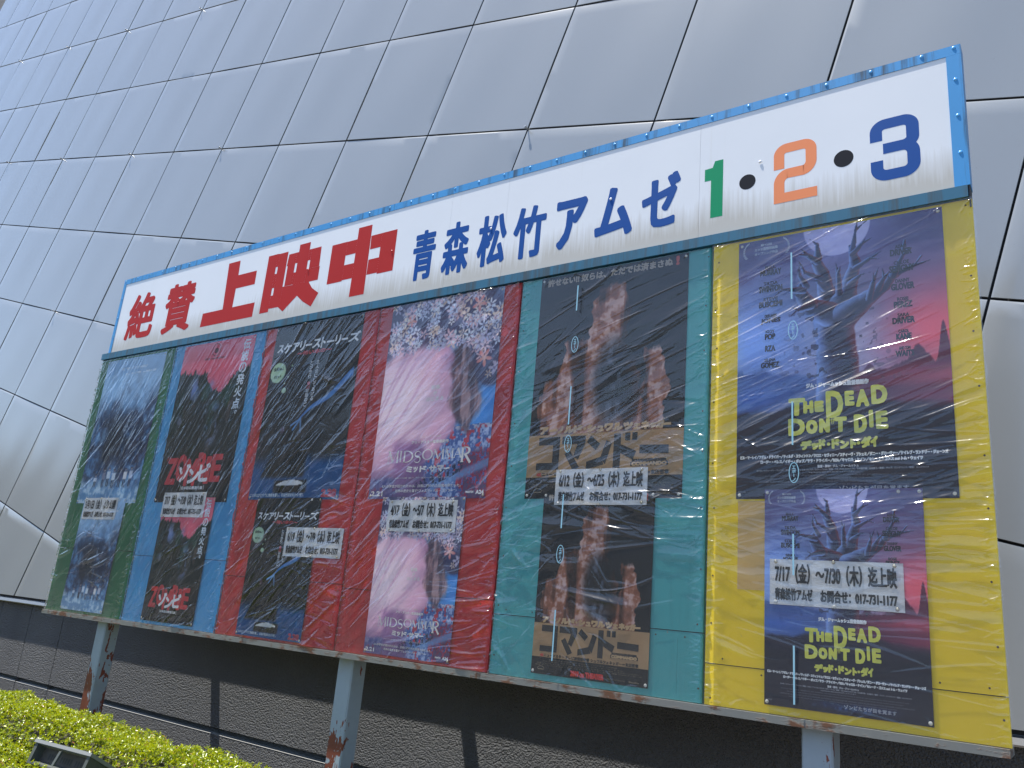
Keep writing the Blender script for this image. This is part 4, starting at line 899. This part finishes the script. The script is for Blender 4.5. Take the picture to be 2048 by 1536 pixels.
    # maker's marks printed on the film: dashes and an oval every half metre
    marks = {4: [(3.612, [(2.07, 1.95), (1.60, 1.43), (1.13, .99), (.665, .47)], [1.79, 1.345, .885])], 5: [(4.552, [(2.05, 1.86), (1.46, 1.30), (.985, .845), (.615, .43)], [1.735, 1.20])]}.get(i, [])
    if marks:
        y = -.0325; mi = inkm((140, 186, 204))
        for x, segs, ovs in marks:
            for a, b_ in segs: MB().strip([(x, a), (x, b_)], .006, y).build('printed_dash', mi, o)
            for z in ovs:
                mk_ = MB().ring(x+.004, z, .0165, .036, .0028, y, 24)
                for k, ch in enumerate('エポーノ'):
                    zz_ = z+.0245-k*.0145
                    if ch == 'ー': mk_.strip([(x+.004, zz_), (x+.004, zz_-.011)], .0022, y)
                    else: mk_.text(ch, x-.002, zz_-.0115, x+.010, zz_, y, .0004)
                mk_.build('printed_oval', mi, o)

# ================================================================== clipped hedges
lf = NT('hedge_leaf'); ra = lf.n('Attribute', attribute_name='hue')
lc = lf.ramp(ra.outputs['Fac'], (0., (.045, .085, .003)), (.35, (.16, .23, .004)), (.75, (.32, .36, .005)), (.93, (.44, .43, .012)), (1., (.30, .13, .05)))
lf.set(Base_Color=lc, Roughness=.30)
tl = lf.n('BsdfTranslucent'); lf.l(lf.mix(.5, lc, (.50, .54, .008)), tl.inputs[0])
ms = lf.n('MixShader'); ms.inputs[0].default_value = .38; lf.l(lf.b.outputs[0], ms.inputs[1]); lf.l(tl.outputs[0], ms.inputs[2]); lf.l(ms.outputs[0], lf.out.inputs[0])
tw = plain('shaded_hedge_twigs', (.020, .019, .008), .9)
def hedge(label, xa, xb, ya, yb_, ztop, n, seed):
    rr = np.random.default_rng(seed); o = thing('hedge', label, 'hedge', ((xa+xb)/2, (ya+yb_)/2, -.9))
    def top_(x, y):
        e = np.minimum(np.minimum(y-ya, yb_-y), np.minimum(x-xa, xb-x))
        return ztop(x)+.085*(fbm(x*2.3, y*2.3, seed, 3)-.5)+.05*(fbm(x*7, y*7, seed+2, 2)-.5)-.11*np.clip(1-e/.14, 0, 1)**2
    # inner mass of twigs, near black: the hedge's inner shade is in its colour
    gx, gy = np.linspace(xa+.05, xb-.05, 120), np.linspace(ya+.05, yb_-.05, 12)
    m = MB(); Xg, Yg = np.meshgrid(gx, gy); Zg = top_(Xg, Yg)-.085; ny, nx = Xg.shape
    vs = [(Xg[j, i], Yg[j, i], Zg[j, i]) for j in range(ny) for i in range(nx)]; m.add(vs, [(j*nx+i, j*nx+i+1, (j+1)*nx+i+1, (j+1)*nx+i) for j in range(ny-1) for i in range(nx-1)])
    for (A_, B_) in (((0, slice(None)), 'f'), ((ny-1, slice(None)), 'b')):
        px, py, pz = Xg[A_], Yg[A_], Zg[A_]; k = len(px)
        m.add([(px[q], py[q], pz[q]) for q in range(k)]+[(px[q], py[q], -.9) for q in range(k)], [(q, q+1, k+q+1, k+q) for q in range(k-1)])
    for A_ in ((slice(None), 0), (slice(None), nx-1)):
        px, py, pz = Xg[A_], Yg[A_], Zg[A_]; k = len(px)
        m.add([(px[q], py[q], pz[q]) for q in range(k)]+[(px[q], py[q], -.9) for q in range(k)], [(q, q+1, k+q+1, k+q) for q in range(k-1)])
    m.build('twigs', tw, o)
    # rosettes of small leaves
    V, F, Hh = [], [], []
    cx = rr.uniform(xa, xb, n); cy_ = rr.uniform(ya, yb_, n); dpt = rr.random(n)**1.6*.07
    side = rr.random(n) < .22; 
    cz = top_(cx, cy_)-dpt+.015*rr.random(n)
    fy = np.where(rr.random(n) < .7, ya+.03*rr.random(n), yb_-.03*rr.random(n)); cy_ = np.where(side, fy, cy_); cz = np.where(side, top_(cx, np.clip(cy_, ya+.03, yb_-.03))-rr.random(n)*.35, cz)
    up = np.stack([rr.normal(0, .35, n), rr.normal(0, .35, n)-np.where(side & (cy_ < (ya+yb_)/2), .9, 0)+np.where(side & (cy_ >= (ya+yb_)/2), .9, 0), np.ones(n)], 1); up /= np.linalg.norm(up, axis=1)[:, None]
    k = 0
    allV, allH = [], []
    for q in range(7):
        a = rr.uniform(0, 2*math.pi, n); el = rr.uniform(.15, 1.15, n)
        t1 = np.cross(up, np.array((.3, .9, .1))); t1 /= np.linalg.norm(t1, axis=1)[:, None]; t2 = np.cross(up, t1)
        d = (t1*np.cos(a)[:, None]+t2*np.sin(a)[:, None])*np.cos(el)[:, None]+up*np.sin(el)[:, None]
        wv = np.cross(d, up); wv /= np.linalg.norm(wv, axis=1)[:, None]+1e-9; nn = np.cross(wv, d)
        ln = rr.uniform(.010, .021, n)[:, None]; wd = ln*rr.uniform(.20, .28, n)[:, None]
        c0 = np.stack([cx, cy_, cz], 1)+rr.normal(0, .004, (n, 3))
        pts = [c0, c0+d*ln*.45+wv*wd+nn*ln*.05, c0+d*ln*.5-nn*ln*.04, c0+d*ln*.45-wv*wd+nn*ln*.05, c0+d*ln-nn*ln*.10]
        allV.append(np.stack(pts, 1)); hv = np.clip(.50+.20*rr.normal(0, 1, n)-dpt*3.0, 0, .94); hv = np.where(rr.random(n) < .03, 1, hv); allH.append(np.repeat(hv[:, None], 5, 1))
    VV = np.concatenate(allV).reshape(-1, 3); HH = np.concatenate(allH).reshape(-1); nl = len(VV)//5
    bq = np.arange(nl)[:, None]*5; FF = np.concatenate([bq+np.array([0, 2, 1]), bq+np.array([0, 3, 2]), bq+np.array([1, 2, 4]), bq+np.array([2, 3, 4])])
    b = base_of(o); VV = VV-np.array(b)
    me = bpy.data.meshes.new('foliage'); me.vertices.add(len(VV)); me.vertices.foreach_set('co', VV.ravel())
    me.loops.add(FF.size); me.loops.foreach_set('vertex_index', FF.ravel().astype(np.int32)); me.polygons.add(len(FF)); me.polygons.foreach_set('loop_start', np.arange(0, FF.size, 3, dtype=np.int32)); me.polygons.foreach_set('loop_total', np.full(len(FF), 3, np.int32))
    me.update(); me.validate()
    at = me.attributes.new('hue', 'FLOAT', 'POINT'); at.data.foreach_set('value', HH.astype(np.float32)); me.materials.append(lf.m)
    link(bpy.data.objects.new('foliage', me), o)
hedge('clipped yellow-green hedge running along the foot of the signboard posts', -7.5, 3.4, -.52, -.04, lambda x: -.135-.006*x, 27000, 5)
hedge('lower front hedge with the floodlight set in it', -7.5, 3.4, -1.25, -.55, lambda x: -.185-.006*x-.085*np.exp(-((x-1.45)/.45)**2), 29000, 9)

# ================================================================== floodlight set in the hedge, aimed up at the sign
lamp = thing('floodlight', 'grey box floodlight lying in the hedge below the signboard', 'floodlight', (1.05, -.72, -.9))
am2 = plain('grey_lamp_housing', (.085, .095, .09), .5, .2, .08, 14); dk2 = plain('dark_lamp_recess', (.035, .035, .034), .6); fin = plain('shaded_lamp_reflector', (.075, .064, .055), .6, .0)  # shade on the lamp's back is put into housing and reflector colours

LX0, LX1 = 1.17, 1.585
def lp(x, y, z): return (x, y+(x-LX0)*.10, z)
prof = [(-.700, -.150), (-.455, -.285), (-.500, -.350), (-.728, -.242)]     # lens edge, far edge, underside, back
m = MB()
k = len(prof)
m.add([lp(LX0, a, b) for a, b in prof]+[lp(LX1, a, b) for a, b in prof], [(3, 2, 1, 0), (4, 5, 6, 7), (1, 2, 6, 5), (2, 3, 7, 6)])
# back wall with an opening: frame pieces round a recess
def back(x0, x1, t0, t1, off=0.): 
    (ya, za), (yb2, zb2) = prof[0], prof[3]; P = lambda x, t: lp(x, ya+(yb2-ya)*t+off, za+(zb2-za)*t)
    return [P(x0, t1), P(x1, t1), P(x1, t0), P(x0, t0)]
for q in ((LX0, LX1, 0, .10), (LX0, LX1, .92, 1), (LX0, LX0+.02, .10, .92), (LX1-.02, LX1, .10, .92)): m.add(back(*q), [(0, 1, 2, 3)])
a_, b_ = back(LX0+.02, LX1-.02, .10, .92), back(LX0+.02, LX1-.02, .10, .92, .045)
m.add(a_+b_, [(0, 4, 5, 1), (1, 5, 6, 2), (2, 6, 7, 3), (3, 7, 4, 0)])
m.build('housing', am2, lamp)
MB().add(back(LX0+.02, LX1-.02, .10, .92, .045), [(0, 1, 2, 3)]).build('reflector', fin, lamp)
m = MB()
for k in range(17):
    x = LX0+.075+k*.0185
    if k in (4, 10): continue
    m.add(back(x, x+.010, .52, .78, .044), [(0, 1, 2, 3)])
m.build('vent_grille', dk2, lamp)
m = MB(); m.box(0, 0, 0, 0, 0, 0) if False else None
rim = [(-.708, -.153), (-.702, -.139), (-.444, -.284), (-.450, -.298)]
m.add([lp(LX0-.008, a, b) for a, b in rim]+[lp(LX1+.008, a, b) for a, b in rim], [(3, 2, 1, 0), (4, 5, 6, 7), (0, 1, 5, 4), (1, 2, 6, 5), (2, 3, 7, 6), (3, 0, 4, 7)])
m.build('rim', plain('pale_grey_rim', (.22, .23, .225), .45, .1, .06, 10), lamp)
m = MB(); m.add([lp(LX0+.2, -.727, -.225), lp(LX0+.215, -.727, -.225), lp(LX0+.215, -.699, -.165), lp(LX0+.2, -.699, -.165), lp(LX0+.2, -.737, -.225), lp(LX0+.215, -.737, -.225), lp(LX0+.215, -.711, -.165), lp(LX0+.2, -.711, -.165)], [(4, 5, 6, 7), (0, 4, 7, 3), (1, 2, 6, 5), (3, 7, 6, 2)])
m.build('latch', am2, lamp)
MB().box(1.34, 1.41, -.66, -.60, -.9, -.31).build('stand', am2, lamp)
